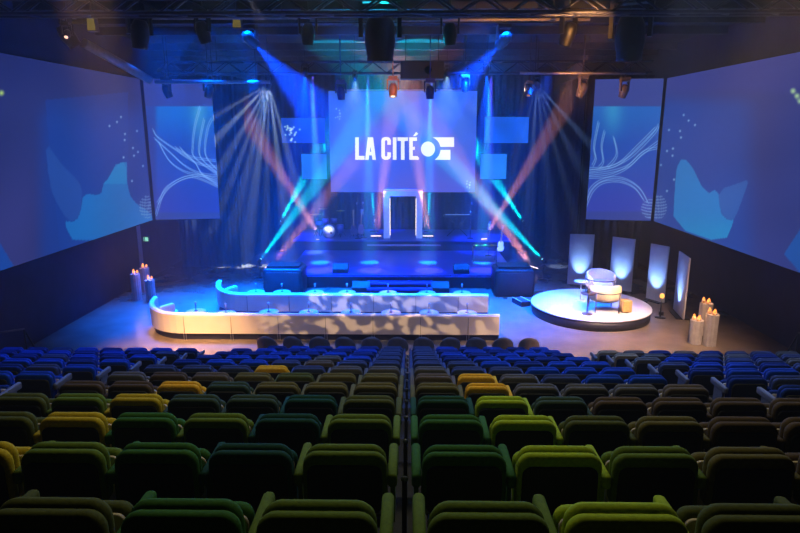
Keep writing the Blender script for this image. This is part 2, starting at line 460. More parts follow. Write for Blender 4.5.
# ------------------------------------------------------------------ screens with pictures
def grid_screen(name2, name, corner, ux, uz, w, h, res, fn, parent):
    """corner bottom; ux horizontal unit, w width; colours from fn(px, py) sRGB 0-255 arrays"""
    nx, nz = int(w/res)+1, int(h/res)+1
    gx, gz = np.meshgrid(np.linspace(0, w, nx), np.linspace(0, h, nz))
    c = np.array(corner); ux = np.array(ux); uz = np.array(uz)
    V = c+gx.reshape(-1, 1)*ux+gz.reshape(-1, 1)*uz
    R = np.array(RM.transposed()); q = (V-np.array(EYE)) @ R.T
    px = 400+FPX*q[:, 0]/-q[:, 2]; py = 266.5-FPX*q[:, 1]/-q[:, 2]
    colr = fn(px, py)/255.
    if name2 in ('main_screen', 'small_screen'): colr = np.minimum(colr*np.array([1.05, 1.2, 1.15]), 1)
    if name2 == 'side_screen': colr = colr*np.array([.78, .95, .97])
    if name2 == 'angled_screen': colr = np.minimum(colr*np.array([.82, 1.02, 1.03]), 1)
    l = np.where(colr <= .04045, colr/12.92, ((colr+.055)/1.055)**2.4)
    me = bpy.data.meshes.new(name)
    idx = np.arange(nx*nz).reshape(nz, nx)
    F = np.stack([idx[:-1, :-1], idx[:-1, 1:], idx[1:, 1:], idx[1:, :-1]], -1).reshape(-1, 4)
    me.from_pydata(V.tolist(), [], F.tolist())
    at = me.attributes.new('picture', 'FLOAT_COLOR', 'POINT')
    at.data.foreach_set('color', np.concatenate([l, np.ones((len(l), 1))], 1).astype(np.float32).ravel())
    me.materials.append(SCR)
    o = bpy.data.objects.new(name, me); COL.objects.link(o); o.parent = parent
    o.matrix_parent_inverse = Matrix.Translation(parent.location).inverted()
    return o
SCR = screen_mat()
def inpoly(px, py, poly):
    r = np.zeros(len(px), bool); j = len(poly)-1
    for i in range(len(poly)):
        xi, yi = poly[i]; xj, yj = poly[j]
        if yi != yj:
            c = ((yi > py) != (yj > py)) & (px < (xj-xi)*(py-yi)/(yj-yi)+xi); r ^= c
        j = i
    return r
def smooth_poly(poly, it=1):
    for _ in range(it):
        q = []
        for i in range(len(poly)):
            a, b = poly[i], poly[(i+1) % len(poly)]
            q += [(a[0]*.75+b[0]*.25, a[1]*.75+b[1]*.25), (a[0]*.25+b[0]*.75, a[1]*.25+b[1]*.75)]
        poly = q
    return poly
def curve_pts(pl, n=8):
    out = []
    P = [pl[0]]+pl+[pl[-1]]
    for i in range(1, len(P)-2):
        for k in range(n):
            t = k/n; a, b, c, d = [np.array(P[i+q-1], float) for q in range(4)]
            out.append(.5*((2*b)+(-a+c)*t+(2*a-5*b+4*c-d)*t*t+(-a+3*b-3*c+d)*t**3))
    out.append(np.array(pl[-1], float)); return out
def line_dist(px, py, pl):
    d = np.full(len(px), 1e9)
    for a, b in zip(pl[:-1], pl[1:]):
        ab = b-a; L = max((ab**2).sum(), 1e-6)
        t = np.clip(((px-a[0])*ab[0]+(py-a[1])*ab[1])/L, 0, 1)
        d = np.minimum(d, np.hypot(px-a[0]-t*ab[0], py-a[1]-t*ab[1]))
    return d
def mixc(c, col, m):
    m = np.clip(m, 0, 1).reshape(-1, 1); return c*(1-m)+np.array(col, float)*m
def sstep(a, b, x):
    t = np.clip((x-a)/(b-a), 0, 1); return t*t*(3-2*t)
def cloud(px, py, s, seed):
    r = np.random.RandomState(seed); v = 0
    for k in range(6):
        a = r.uniform(0, PI*2); f = s*r.uniform(.5, 2.2); v = v+np.sin((px*math.cos(a)+py*math.sin(a))*f+r.uniform(0, 6))
    return v/6
def dots(c, px, py, L, col=(225, 230, 255), r=.8):
    for x, y in L: c = mixc(c, col, 1.15-np.hypot(px-x, py-y)/r*.6)
    return c
def big_left(px, py):
    c = np.zeros((len(px), 3))+np.array((58, 60, 132.))
    c = mixc(c, (42, 46, 112), sstep(110, 50, py)*.8*sstep(140, 0, px))
    c = mixc(c, (74, 66, 138), sstep(120, 240, py)*sstep(70, 20, px)*.8)
    c = mixc(c, (44, 72, 168), sstep(30, 52, px)*sstep(95, 125, py)*.9)
    c = mixc(c, (40, 76, 176), inpoly(px, py, [(45, 100), (128, 92), (128, 250), (60, 250)])*.5)
    br = smooth_poly([(62.5, 221), (76, 246), (156, 223), (150, 212), (132, 201), (127, 184), (126, 162), (116.5, 164), (108, 179), (103, 184), (101, 196), (83, 193), (81, 211), (76, 222)])
    c = mixc(c, (44, 124, 212), inpoly(px, py, br)*.95)
    c = mixc(c, (40, 150, 222), inpoly(px, py, [(103, 184), (108, 179), (116, 164), (127, 162), (127, 184)])*.7)
    leaf = smooth_poly([(45, 140), (49, 181), (54, 198), (67, 220), (76, 221), (81, 211), (82, 191), (79, 181), (61, 164)])
    c = mixc(c, (54, 88, 180), inpoly(px, py, leaf)*.9)
    c = mixc(c, (36, 82, 180), inpoly(px, py, [(-5, 235), (14, 266), (-5, 275)])*.9)
    c = dots(c, px, py, [(121, 117), (117, 122), (109.5, 126), (125, 134), (124.7, 140), (137, 131), (133, 148), (138, 152), (134, 155.7), (123.6, 157.4), (143, 166), (132, 181)])
    c = dots(c, px, py, [(1.5, 93)], (240, 240, 130), 2)
    m = (np.sin((py-196)*2*PI/3.0+((px-146)/4)**2) > .2) & (np.hypot((px-147)/8, (py-207)/11) < 1)
    c = mixc(c, (170, 175, 225), m*.7)
    return np.clip(c*(1+.07*cloud(px, py, .05, 3)).reshape(-1, 1), 0, 255)
def big_right(px, py):
    c = np.zeros((len(px), 3))+np.array((70, 68, 142.))
    c = mixc(c, (60, 58, 122), sstep(120, 50, py)*.6)
    c = mixc(c, (48, 80, 176), sstep(765, 735, px)*sstep(90, 110, py)*.8)
    c = mixc(c, (74, 70, 158), sstep(100, 85, py)*.5)
    br = smooth_poly([(678, 160), (689, 160), (706, 195), (718, 188), (720, 213), (729, 221), (735, 219), (724, 244), (673, 227), (675, 184)])
    c = mixc(c, (52, 134, 214), inpoly(px, py, br)*.95)
    c = mixc(c, (44, 160, 220), inpoly(px, py, br)*sstep(205, 240, py)*.6)
    leaf = smooth_poly([(718, 190), (739, 183), (749, 179), (745, 192), (735, 219), (729, 221), (720, 212)])
    c = mixc(c, (70, 112, 196), inpoly(px, py, leaf)*.7)
    c = mixc(c, (48, 96, 184), inpoly(px, py, [(802, 226), (784, 254), (802, 275)])*.9)
    c = dots(c, px, py, [(683.7, 115), (688.6, 120.6), (695, 125), (680, 131), (669, 130), (681, 137.5), (667, 151), (673, 148.6), (672.5, 155.7), (674, 179.6), (661, 165), (667, 191)])
    c = dots(c, px, py, [(793, 91), (797, 96), (800, 101)], (240, 245, 170), 2)
    m = (np.sin((py-196)*2*PI/3.0+((px-658)/5)**2) > .2) & (np.hypot((px-658)/9, (py-207)/12) < 1)
    c = mixc(c, (170, 175, 225), m*.7)
    return np.clip(c*(1+.07*cloud(px, py, .05, 5)).reshape(-1, 1), 0, 255)
def off(pl, dx, dy): return [(x+dx, y+dy) for x, y in pl]
def panel_l(px, py):
    c = np.zeros((len(px), 3))+np.array((48, 82, 190.))
    c = mixc(c, (58, 70, 182), sstep(150, 215, py))
    c = mixc(c, (46, 128, 214), sstep(150, 108, py)*.7)
    c = mixc(c, (110, 190, 225), np.exp(-((px-199)/8)**2)*sstep(170, 106, py)*.6)
    c = mixc(c, (62, 66, 150), sstep(159, 153, px)*.8)
    c = mixc(c, (74, 72, 148), sstep(107, 105.5, py))
    c = mixc(c, (70, 78, 150), sstep(211, 214, py)*.7)
    z = lambda L: [(130+x/3.33, 70+y/3.33) for x, y in L]
    base = [z([(75, 195), (85, 215), (110, 235), (150, 262), (190, 290), (230, 310), (290, 320)]), z([(80, 225), (130, 270), (180, 315), (230, 340), (290, 350)]),
            z([(95, 240), (130, 300), (180, 335), (240, 350), (290, 380)]), z([(85, 480), (100, 430), (120, 390), (170, 360), (230, 348), (290, 362)]),
            z([(290, 345), (215, 290), (207, 250), (215, 180), (232, 120)]), z([(290, 340), (235, 290), (230, 240), (245, 160)]), z([(290, 330), (250, 280), (255, 200), (270, 160)]),
            z([(150, 255), (210, 300), (240, 345), (290, 372)]), z([(90, 440), (130, 385), (200, 352), (290, 385)]), z([(165, 255), (200, 285), (290, 300)])]
    for k, L in enumerate(base):
        for q in range(2):
            d = line_dist(px, py, curve_pts(off(L, q*1.1, q*1.8)))
            c = mixc(c, (190, 205, 250), np.clip(1.0-d/.65, 0, 1)*.75)
    return np.clip(c, 0, 255)
def panel_r(px, py):
    c = np.zeros((len(px), 3))+np.array((54, 84, 186.))
    c = mixc(c, (70, 72, 184), sstep(150, 215, py))
    c = mixc(c, (50, 116, 204), sstep(150, 108, py)*.7)
    c = mixc(c, (84, 180, 220), np.exp(-((px-613)/9)**2)*sstep(150, 106, py)*.6)
    c = mixc(c, (78, 76, 154), sstep(107, 105.5, py))
    c = mixc(c, (70, 74, 150), sstep(210, 213, py)*.7)
    z = lambda L: [(520+x/3.33, 70+y/3.33) for x, y in L]
    base = [z([(225, 325), (300, 320), (360, 290), (400, 255), (447, 205), (460, 180)]), z([(225, 345), (300, 335), (360, 315), (410, 270), (460, 255)]),
            z([(225, 355), (290, 350), (350, 325), (400, 280), (460, 235)]), z([(218, 430), (232, 395), (262, 368), (310, 355), (360, 365), (400, 395), (425, 440)]),
            z([(240, 315), (250, 290), (245, 250), (260, 170)]), z([(262, 320), (275, 300), (270, 250), (280, 200)]), z([(290, 320), (320, 280), (310, 220)]),
            z([(218, 450), (240, 400), (275, 372), (330, 368), (380, 390), (410, 430)]), z([(225, 335), (320, 312), (390, 250), (450, 190)])]
    for L in base:
        for q in range(2):
            d = line_dist(px, py, curve_pts(off(L, q*1.1, q*1.8)))
            c = mixc(c, (190, 205, 250), np.clip(1.0-d/.65, 0, 1)*.75)
    m = (np.sin((py-196)*2*PI/3.0+((px-652)/5)**2) > .2) & (np.hypot((px-652)/11, (py-209)/10) < 1)
    c = mixc(c, (170, 175, 225), m*.7)
    return np.clip(c, 0, 255)
def centre(px, py):
    c = np.zeros((len(px), 3))+np.array((62, 88, 210.))
    c = mixc(c, (100, 84, 205), sstep(110, 195, py)*(.5+.5*cloud(px, py, .08, 2)))
    c = mixc(c, (52, 110, 220), sstep(150, 90, py)*(.5+.5*cloud(px, py, .1, 9)))
    c = mixc(c, (44, 108, 225), np.exp(-((px-428)/13)**2-((py-149)/13)**2)*.9)
    c = mixc(c, (120, 130, 235), np.clip(cloud(px, py, .15, 11)-.2, 0, 1)*.5)
    for cx_, cy_, s_ in ((336, 113, 1), (470, 186, -1)):
        r = np.random.RandomState(int(cx_))
        for k in range(9):
            c = dots(c, px, py, [(cx_+r.uniform(-3, 3)+s_*k*.3, cy_+r.uniform(-7, 6))], (190, 205, 245), .5)
    return np.clip(c, 0, 255)
def side_small(base, spark=None):
    def f(px, py):
        c = np.zeros((len(px), 3))+np.array(base, float)
        c = c*(1+.12*cloud(px, py, .12, 4)).reshape(-1, 1)
        if spark:
            r = np.random.RandomState(5)
            for k in range(26): c = dots(c, px, py, [(spark[0]+r.normal()*3.6, spark[1]+r.normal()*6)], (225, 240, 255), .7)
        return np.clip(c, 0, 255)
    return f
def plane_screen(name, label, a, b, z0, z1, res, fn, parts='screen', thick=.08):
    """upright screen from plan point a to b, picture on the side facing the seats"""
    a = Vector((a[0], a[1], 0)); b = Vector((b[0], b[1], 0)); u = (b-a).normalized(); w = (b-a).length
    nrm = Vector((u.y, -u.x, 0))
    if nrm.dot(Vector((EYE.x, EYE.y, 0))-a) < 0: nrm = -nrm
    t = thing(name, label, parts, (a.x, a.y, z0))
    f = MB(); M = Matrix.Identity(4)
    q = [a-a, b-a, b-a-nrm*thick, -nrm*thick]
    f.add([(p.x-nrm.x*.01, p.y-nrm.y*.01, z) for z in (-.03, z1-z0+.03) for p in q], [(0, 1, 2, 3), (7, 6, 5, 4), (0, 4, 5, 1), (1, 5, 6, 2), (2, 6, 7, 3), (3, 7, 4, 0)])
    f.build('frame', DARK, t)
    o = grid_screen(name, 'picture', (a.x, a.y, z0), tuple(u), (0, 0, 1), w, z1-z0, res, fn, t)
    return t, a, u, nrm
ZS0 = G(152, 220, 0)                       # depth reference
sb, st = 2.20, 7.35
YS = 22.55
xl = W(153, 220, YS).x; xr = W(653.5, 219, YS).x
plane_screen('side_screen', 'huge blue projection screen on the exit-sign wall', (xl-.25, 7.0), (xl-.02, YS), sb, st, .035, big_left)
plane_screen('side_screen', 'huge blue projection screen on the wall above the candle pillars', (xr+.02, YS), (xr+.25, 7.0), sb, st, .035, big_right)
plane_screen('angled_screen', 'narrow blue screen with wavy white lines above the exit sign', (xl+.06, YS+.1), (W(220, 218, YS+.45).x, YS+.45), sb, st, .02, panel_l)
plane_screen('angled_screen', 'narrow blue screen with wavy white lines above the uplit panels', (W(586, 218, YS+.45).x, YS+.45), (xr-.06, YS+.1), sb, st, .02, panel_r)
YC = 26.7
A = W(331, 192, YC); B = W(474.5, 192, YC); T = W(400, 91, YC)
tS, a_, u_, n_ = plane_screen('main_screen', 'large central blue screen reading LA CITÉ above the white portal', (A.x, YC), (B.x, YC), A.z, T.z, .025, centre)
# lettering, in a plane just in front of the picture
def lp(u, v): return W(345+u/6.667, 125+v/6.667, YC-.03)
def letters():
    m = MB()
    def poly(L):
        P = [lp(u, v) for u, v in L]; n = len(P)
        vs = [(p.x, YC-.03, p.z) for p in P]+[(p.x, YC-.015, p.z) for p in P]
        m.add([(v[0]-tS.location.x, v[1]-tS.location.y, v[2]-tS.location.z) for v in vs],
              [tuple(range(n)), tuple(range(2*n-1, n-1, -1))]+[(i, n+i, n+(i+1) % n, (i+1) % n) for i in range(n)])
    R = lambda a, b, c, d: poly([(a, b), (c, b), (c, d), (a, d)])
    R(68, 82, 92, 232); R(92, 206, 130, 232)
    poly([(134, 232), (157, 232), (179, 82), (152, 82)]); poly([(206, 232), (183, 232), (161, 82), (187, 82)]); R(152, 178, 188, 202)
    # C as a bent stroke
    o = [(306, 132), (306, 100), (298, 86), (284, 80), (264, 80), (250, 86), (242, 100), (242, 212), (250, 226), (264, 232), (284, 232), (298, 226), (306, 212), (306, 182)]
    i_ = [(282, 132), (282, 108), (280, 104), (276, 102), (272, 102), (268, 104), (266, 108), (266, 204), (268, 208), (272, 210), (276, 210), (280, 208), (282, 204), (282, 182)]
    for k in range(len(o)-1): poly([o[k], o[k+1], i_[k+1], i_[k]])
    R(319, 82, 343, 232); R(350, 82, 420, 106); R(373, 106, 397, 232)
    R(428, 82, 452, 232)
    cut = lambda v, r: 553-math.sqrt(max(r*r-(v-160)**2, 0))
    R(452, 82, 480, 106); R(452, 145, 466, 166); poly([(452, 207), (cut(207, 84), 207), (cut(220, 84), 220), (490, 232), (452, 232)])
    poly([(453, 74), (474, 46), (489, 58), (470, 74)])
    poly([(553+47*math.cos(2*PI*k/32), 160+50*math.sin(2*PI*k/32)) for k in range(32)])
    cr = lambda v: 553+math.sqrt(max(84**2-(v-160)**2, 0))
    poly([(cr(v), v) for v in (82, 95, 108, 121, 134, 146)]+[(727, 146), (727, 82)])
    poly([(cr(v), v) for v in (166, 180, 194, 208, 220, 232)]+[(703, 232), (703, 166)])
    return m
letters().build('lettering', emit('letter_white', (240, 244, 255), 1.15), tS)
def small(label, x0, y0, x1, y1, Y, fn):
    a = W(x0, y1, Y); b = W(x1, y1, Y); c = W(x0, y0, Y)
    plane_screen('small_screen', label, (a.x, Y), (b.x, Y), a.z, c.z, .025, fn)
small('wide blue screen with white sparkles on drum side of the main screen', 282, 118, 325, 143, 27.2, side_small((20, 66, 190), (291, 131)))
small('square light blue screen on drum side, below the sparkling one', 302, 154, 327, 179, 27.2, side_small((36, 110, 215)))
small('wide plain blue screen high on the guitar side of main screen', 484, 117, 528, 143, 27.2, side_small((26, 84, 205)))
small('square light blue screen on guitar side, below the wide one', 480, 154, 506, 179, 27.2, side_small((44, 120, 225)))

# exit sign
p = W(144.5, 239, 22.0)
t = thing('exit_sign', 'small lit green and white exit sign under the angled screen', 'sign', (p.x, p.y, p.z))
MB().box((0, 0, 0), (.36, .06, .2)).build('housing', mat('exit_green', (30, 110, 60), .5), t)
MB().box((-.08, -.033, 0), (.15, .01, .14)).build('lit_face', emit('exit_light', (150, 235, 200), 1.0), t)
MB().box((.09, -.033, 0), (.12, .01, .14)).build('lit_face', emit('exit_light', (150, 235, 200), 1.0), t)
# grey column near exit sign
a = G(137, 300)
t = MB().box((0, 0, 1.55), (.3, .3, 3.1)).build('grey_column', mat('column_grey', (90, 96, 120), .6)); t.location = (W(136.5, 250, 21.6).x, 21.6, 0)
tag(t, 'slim grey column standing behind the candle pillars by exit sign', 'column')

# ------------------------------------------------------------------ white uplit panels
pm = mat('panel_white', (226, 226, 232), .6, noise=.03)
panels = [((567, 285), (591, 286), 0, 'first'), ((608.7, 289), (631, 293), 0, 'second'), ((646, 299), (664, 304), 0, 'third'), ((673.5, 310), (683.5, 321), 0, 'fourth')]
PAN = []
for k, (bl, br, tl, w_) in enumerate(panels):
    a, b = G(*bl), G(*br)
    h = 1.9
    u = (b-a); w = u.length; rz = math.atan2(u.y, u.x)
    t = thing('uplit_panel', f'white upright panel glowing blue, {w_} counted from the stage', 'panel', ((a.x+b.x)/2, (a.y+b.y)/2, 0), rz, 'white uplit panels')
    MB().slab(w, h-.04, -.02, .02, r=.01, z0=.04, bev=.005).build('face', pm, t)
    m = MB(); m.box((0, .03, .02), (w*.8, .4, .035)); m.build('foot', BLACK, t)
    m = MB(); m.box((0, .05, h/2), (.05, .06, h-.2)); m.build('rear_strut', BLACK, t)
    nrm = Vector((math.sin(rz), -math.cos(rz), 0)); c = Vector(((a.x+b.x)/2, (a.y+b.y)/2, 0))
    PAN.append((c, nrm, w))

# ------------------------------------------------------------------ round platform + furniture
pc = G(590, 303.5, .32)
t = thing('round_platform', 'white-topped round platform with dark rim beside the uplit panels', 'platform', (pc.x, pc.y, 0))
RP = 1.78
MB().lathe([(RP-.02, .275), (RP, .285), (RP, .31), (RP-.02, .32), (0, .32)], 72).build('top', mat('platform_white', (205, 200, 196), .3, noise=.06, scale=3), t)
MB().lathe([(RP-.03, 0), (RP-.03, .28)], 72, smooth=True).build('rim', mat('rim_dark', (26, 28, 46), .5), t)
p = G(521, 304)
t = thing('platform_step', 'small dark step block with pale edges beside the round platform', 'step', (p.x, p.y, 0), .35)
MB().box((0, 0, .08), (.34, .6, .16)).build('block', edge_m, t)
m = MB(); m.box((-.155, 0, .166), (.03, .6, .012)); m.box((.155, 0, .166), (.03, .6, .012)); m.build('edge_tape', WHITE, t)
def tub_chair(loc, rz, label, colour):
    t = thing('tub_armchair', label, 'armchair', loc, rz, 'rounded armchairs on the platform')
    cm = mat('bouclé_'+label[:5], colour, .9, noise=.06, scale=50, bump=.2)
    M = Matrix.Translation((0, 0, 0))
    # wrap-round back
    N = 24; vs = []; prof = [(.40, .36), (.46, .40), (.47, .62), (.455, .80), (.42, .835), (.375, .80), (.36, .60), (.35, .44)]
    for a in range(N+1):
        th = math.radians(-35+250*a/N) + PI       # opening at +y after rotation
        k = .5+.5*math.sin(PI*a/N)
        for r, z in prof:
            zz = .36+(z-.36)*(.72+.28*math.sin(PI*a/N)); vs.append((r*math.cos(th), r*math.sin(th), zz))
    n = len(prof); fs = [tuple(range(n)), tuple(range((N+1)*n-1, N*n-1, -1))]
    for i in range(N):
        for q in range(n):
            l = (q+1) % n; fs.append((i*n+q, (i+1)*n+q, (i+1)*n+l, i*n+l))
    m = MB(); m.add(vs, fs, True); m.build('backrest', cm, t)
    MB().lathe([(.34, .30), (.40, .33), (.41, .46), (.37, .50), (0, .51)], 28).build('seat', cm, t)
    m = MB(); m.lathe([(.478, .585), (.485, .60), (.478, .615)], 36, caps=False); m.build('back_band', mat('band_bronze', (70, 56, 60), .4, .5), t)
    for sx in (-1, 1):
        for sy in (-1, 1):
            MB().cyl((sx*.34, sy*.34, .60), (sx*.34, sy*.34, 0), .018, None, 8).build('leg', mat('leg_pewter', (140, 125, 130), .35, .7), t)
    return t
Z = .32
p = W(603.5, 300, 17.25); tub_chair((p.x, 17.2, Z), 0, 'cream rounded armchair with metal legs, front one on the platform', (232, 206, 150))
p = W(600, 280, 18.75); tub_chair((p.x, 18.7, Z), PI, 'white rounded armchair at the back of the round platform', (205, 205, 215))
p = G(587, 314, Z)
t = thing('side_table', 'thin-legged dark bronze side table beside the cream armchair', 'table', (p.x, p.y, Z))
bz = mat('bronze', (110, 80, 60), .4, .6)
MB().lathe([(.2, .60), (.21, .61), (.21, .63), (0, .63)], 24).build('tabletop', bz, t)
MB().cyl((0, 0, .01), (0, 0, .6), .022).build('column', bz, t)
MB().lathe([(.15, 0), (.15, .015), (0, .02)], 20).build('foot', bz, t)
# dried flower bunch on the side table
t = thing('flower_vase', 'small vase of pale dried flowers on the bronze side table', 'vase', (p.x, p.y, Z+.63))
MB().lathe([(.035, 0), (.055, .05), (.045, .1), (.025, .13), (.03, .14)], 14).build('vase', mat('vase_brown', (120, 95, 80), .4), t)
m = MB(); rr = random.Random(2)
for k in range(16):
    a = rr.uniform(0, 2*PI); b = rr.uniform(.03, .14); top = Vector((math.cos(a)*b, math.sin(a)*b, .14+rr.uniform(.06, .2)))
    m.cyl((0, 0, .12), top, .003, None, 5)
    M = Matrix.Translation(top); m.lathe([(.0, -.02), (.022, 0), (.0, .03)], 7, M, caps=False)
m.build('flowers', mat('dried_flower', (215, 200, 180), .8), t)
p = G(626, 313, Z)
t = thing('pouf', 'small square honey-coloured pouf beside the cream armchair', 'pouf', (p.x, p.y+.1, Z), .2)
MB().slab(.30, .36, -.14, .14, r=.04, z0=.02, bev=.03).build('body', mat('pouf_honey', (205, 160, 90), .7), t)
MB().lathe([(.11, 0), (.11, .03)], 16).build('foot', BLACK, t)
# second side table behind
p = G(584, 289, Z)
t = thing('side_table', 'slim white side table behind the cream armchair', 'table', (p.x-.5, 18.3, Z))
MB().lathe([(.2, .58), (.21, .59), (.21, .61), (0, .61)], 24).build('tabletop', WHITE, t)
MB().cyl((0, 0, .01), (0, 0, .58), .02).build('column', WHITE, t)
MB().lathe([(.15, 0), (.15, .015), (0, .02)], 20).build('foot', WHITE, t)
# dark floor lamp heads behind platform
def monitor(loc, rz, s, label):
    t = thing('floor_monitor', label, 'speaker', loc, rz, 'floor monitor speakers')
    w = .62*s; d = .45*s; h = .38*s
    m = MB(); prof = [(-d/2, 0), (d/2, 0), (d/2, h*.45), (d*.1, h), (-d/2, h*.8)]
    n = 5; vs = [(-w/2, y, z) for y, z in prof]+[(w/2, y, z) for y, z in prof]
    m.add(vs, [tuple(range(n)), tuple(range(2*n-1, n-1, -1))]+[(i, n+i, n+(i+1) % n, (i+1) % n) for i in range(n)])
    m.build('cabinet', BLACK, t)
    g = MB(); a = Vector((0, d/2, h*.45)); b = Vector((0, d*.1, h)); nn = Vector((0, b.z-a.z, -(b.y-a.y))).normalized()
    q = [a+(b-a)*.1, a+(b-a)*.9]
    g.add([(x, p_.y+nn.y*o, p_.z+nn.z*o) for x in (-w*.45, w*.45) for p_ in q for o in (0, .01)], [(0,1,3,2),(4,6,7,5),(0,4,5,1),(2,3,7,6),(0,2,6,4),(1,5,7,3)])
    g.build('grille', mat('grille', (45, 45, 50), .5, .4), t)
    return t
for k, (x, y, z, s, lab) in enumerate([
    (361.5, 286, 0, 1.0, 'black wedge monitor on floor by drum side of stage steps'), (341, 277, .5, .9, 'black wedge monitor on stage edge toward the drum kit'),
    (440, 285, 0, 1.0, 'black wedge monitor on floor by guitar side of stage steps'), (461, 277, .5, .9, 'black wedge monitor on stage edge toward the guitar'),
    (316, 285, 0, 1.1, 'black wedge monitor on the floor next to the drum-side subwoofer'), (480, 284, 0, 1.1, 'black wedge monitor on the floor next to the guitar-side subwoofer')]):
    p = G(x, y, z); 
    if z == .5: p.y = 21.2
    elif 390-60 < x < 480: p.y = 20.45; 
    p.x = W(x, y, p.y).x
    monitor((p.x, p.y, z), PI, s, lab)
for x, y, s, lab in ((554, 288, 1.0, 'black wedge speaker on floor in front of first uplit panel'),):
    pass
# sub stacks
def subs(loc, label):
    t = thing('speaker_stack', label, 'speaker', loc, 0, 'big dark speaker stacks')
    for k, z in enumerate((0,)):
        MB().slab(1.35, .95, -.5, .5, r=.12, z0=0, bev=.05).build('cabinet', BLACK, t)
        MB().slab(1.15, .75, -.53, -.5, r=.08, z0=.1, bev=.01).build('grille', mat('grille', (45, 45, 50), .5, .4), t)
    MB().box((0, 0, .99), (1.1, .7, .08)).build('lid', BLACK, t)
for x, lab in ((286, 'large dark speaker stack at the drum end of front stage'), (512, 'large dark speaker stack at the guitar end of front stage')):
    p = W(x, 290, 20.2); subs((p.x, 20.2, 0), lab)

# ------------------------------------------------------------------ candle pillars
flame_m = emit('flame', (255, 138, 60), 3.0, True)
pillar_m = mat('pillar_grey', (150, 146, 150), .8, noise=.15, scale=6)
def pillar(x, yb, yt, wpx, label, nc=3):
    p = G(x, yb); h = W(x, yt, p.y).z; r = wpx/2/FPX*((p.y)*1.03)
    t = thing('candle_pillar', label, 'pillar', (p.x, p.y+.0, 0), 0, 'tall pillars topped with candles')
    m = MB(); N = 28
    vs = [((r+(.012*r/.2 if k % 2 else 0))*math.cos(2*PI*k/N), (r+(.012*r/.2 if k % 2 else 0))*math.sin(2*PI*k/N), z) for z in (0, h) for k in range(N)]
    m.add(vs, [tuple(range(N)), tuple(range(2*N-1, N-1, -1))]+[(k, (k+1) % N, N+(k+1) % N, N+k) for k in range(N)])
    m.build('column', pillar_m, t)
    for k in range(nc):
        a = 2*PI*k/nc+.4; cx, cy = r*.5*math.cos(a), r*.5*math.sin(a); hh = .05+.03*(k % 2)
        c = MB().lathe([(.045, 0), (.047, hh), (0, hh-.005)], 12).build('candle', mat('wax', (240, 190, 140), .5), t); c.location = (cx, cy, h)
        f = MB().lathe([(0, 0), (.022, .01), (.03, .035), (.016, .06), (0, .085)], 10, caps=False).build('flame', flame_m, c); f.location = (0, 0, hh)
    l = bpy.data.lights.new('candle_light', 'POINT'); l.energy = 5; l.color = (1, .45, .15); l.shadow_soft_size = .05
    o = bpy.data.objects.new('candle_light', l); COL.objects.link(o); o.location = (p.x, p.y, h+.3)
    return Vector((p.x, p.y, h))
CAND = [
 pillar(137.5, 300, 274, 9, 'grey candle pillar by exit sign, the one beside the wall'),
 pillar(146.5, 292, 268, 9, 'grey candle pillar by exit sign, the tallest at the back'),
 pillar(151.5, 302, 280, 9, 'grey candle pillar by exit sign, closest to the banquette'),
 pillar(694.5, 343, 320, 12, 'lowest grey candle pillar of the trio near the uplit panels'),
 pillar(703, 334, 303, 12, 'rear grey candle pillar of the trio near the uplit panels'),
 pillar(709, 345, 314, 12, 'grey candle pillar of the uplit-panel trio, nearest the wall')]
# small lantern on stand near third panel
p = G(660, 317.5)
t = thing('lantern_stand', 'thin dark stand with small glowing lantern between white panels', 'lantern', (p.x, p.y, 0))
MB().cyl((0, 0, .02), (0, 0, .62), .02).build('pole', BLACK, t)
MB().lathe([(.16, 0), (.16, .02), (0, .03)], 16).build('foot', BLACK, t)
MB().lathe([(.0, .6), (.06, .62), (.07, .68), (.05, .74), (0, .76)], 14).build('glass', emit('lantern_glow', (255, 170, 80), 2.0), t)

# ------------------------------------------------------------------ band gear
ZR = .9
def at_riser(x, Y): return (W(x, 240, Y).x, Y, ZR+.012)
chrome = mat('chrome', (190, 190, 200), .2, 1)
blue_shell = mat('drum_blue', (40, 50, 120), .35)
skin = mat('drum_skin', (236, 226, 205), .5)
t = thing('drum_kit', 'drum kit with cream bass drum head on the riser', 'drum kit', at_riser(330, 26.2))
M = Matrix.Translation((0, 0, .30)) @ Matrix.Rotation(PI/2, 4, 'X')
MB().lathe([(.28, -.22), (.29, -.2), (.29, .2), (.28, .22)], 28, M, caps=False).build('bass_drum', blue_shell, t)
MB().lathe([(.275, .215), (0, .222)], 28, M).build('bass_drum_head', skin, t)
MB().lathe([(.05, .224), (0, .226)], 14, Matrix.Translation((.08, 0, .24)) @ Matrix.Rotation(PI/2, 4, 'X')).build('head_port', BLACK, t)
for x, y, z, r, h in ((-.18, .05, .62, .14, .2), (.18, .05, .64, .15, .2), (.46, .0, .22, .16, .34), (-.5, .3, .52, .18, .14)):
    MB().lathe([(r, 0), (r, h), (0, h+.003)], 20, Matrix.Translation((x, y, z))).build('drum', blue_shell, t)
    if z < .6: MB().cyl((x, y, 0), (x, y, z), .02).build('drum_leg', chrome, t)
for x, y, z, r in ((-.62, .1, 1.0, .24), (.45, .45, 1.12, .2), (-.35, .5, 1.2, .2)):
    c = MB().lathe([(r, 0), (.04, .03), (0, .05)], 24, Matrix.Translation((x, y, z))).build('cymbal', mat('brass', (190, 160, 90), .3, .9), t)
    s = MB(); s.cyl((x, y, 0), (x, y, z+.05), .012); 
    for k in range(3): s.cyl((x, y, .3), (x+.2*math.cos(2.1*k), y+.2*math.sin(2.1*k), 0), .01)
    s.build('cymbal_stand', chrome, t)
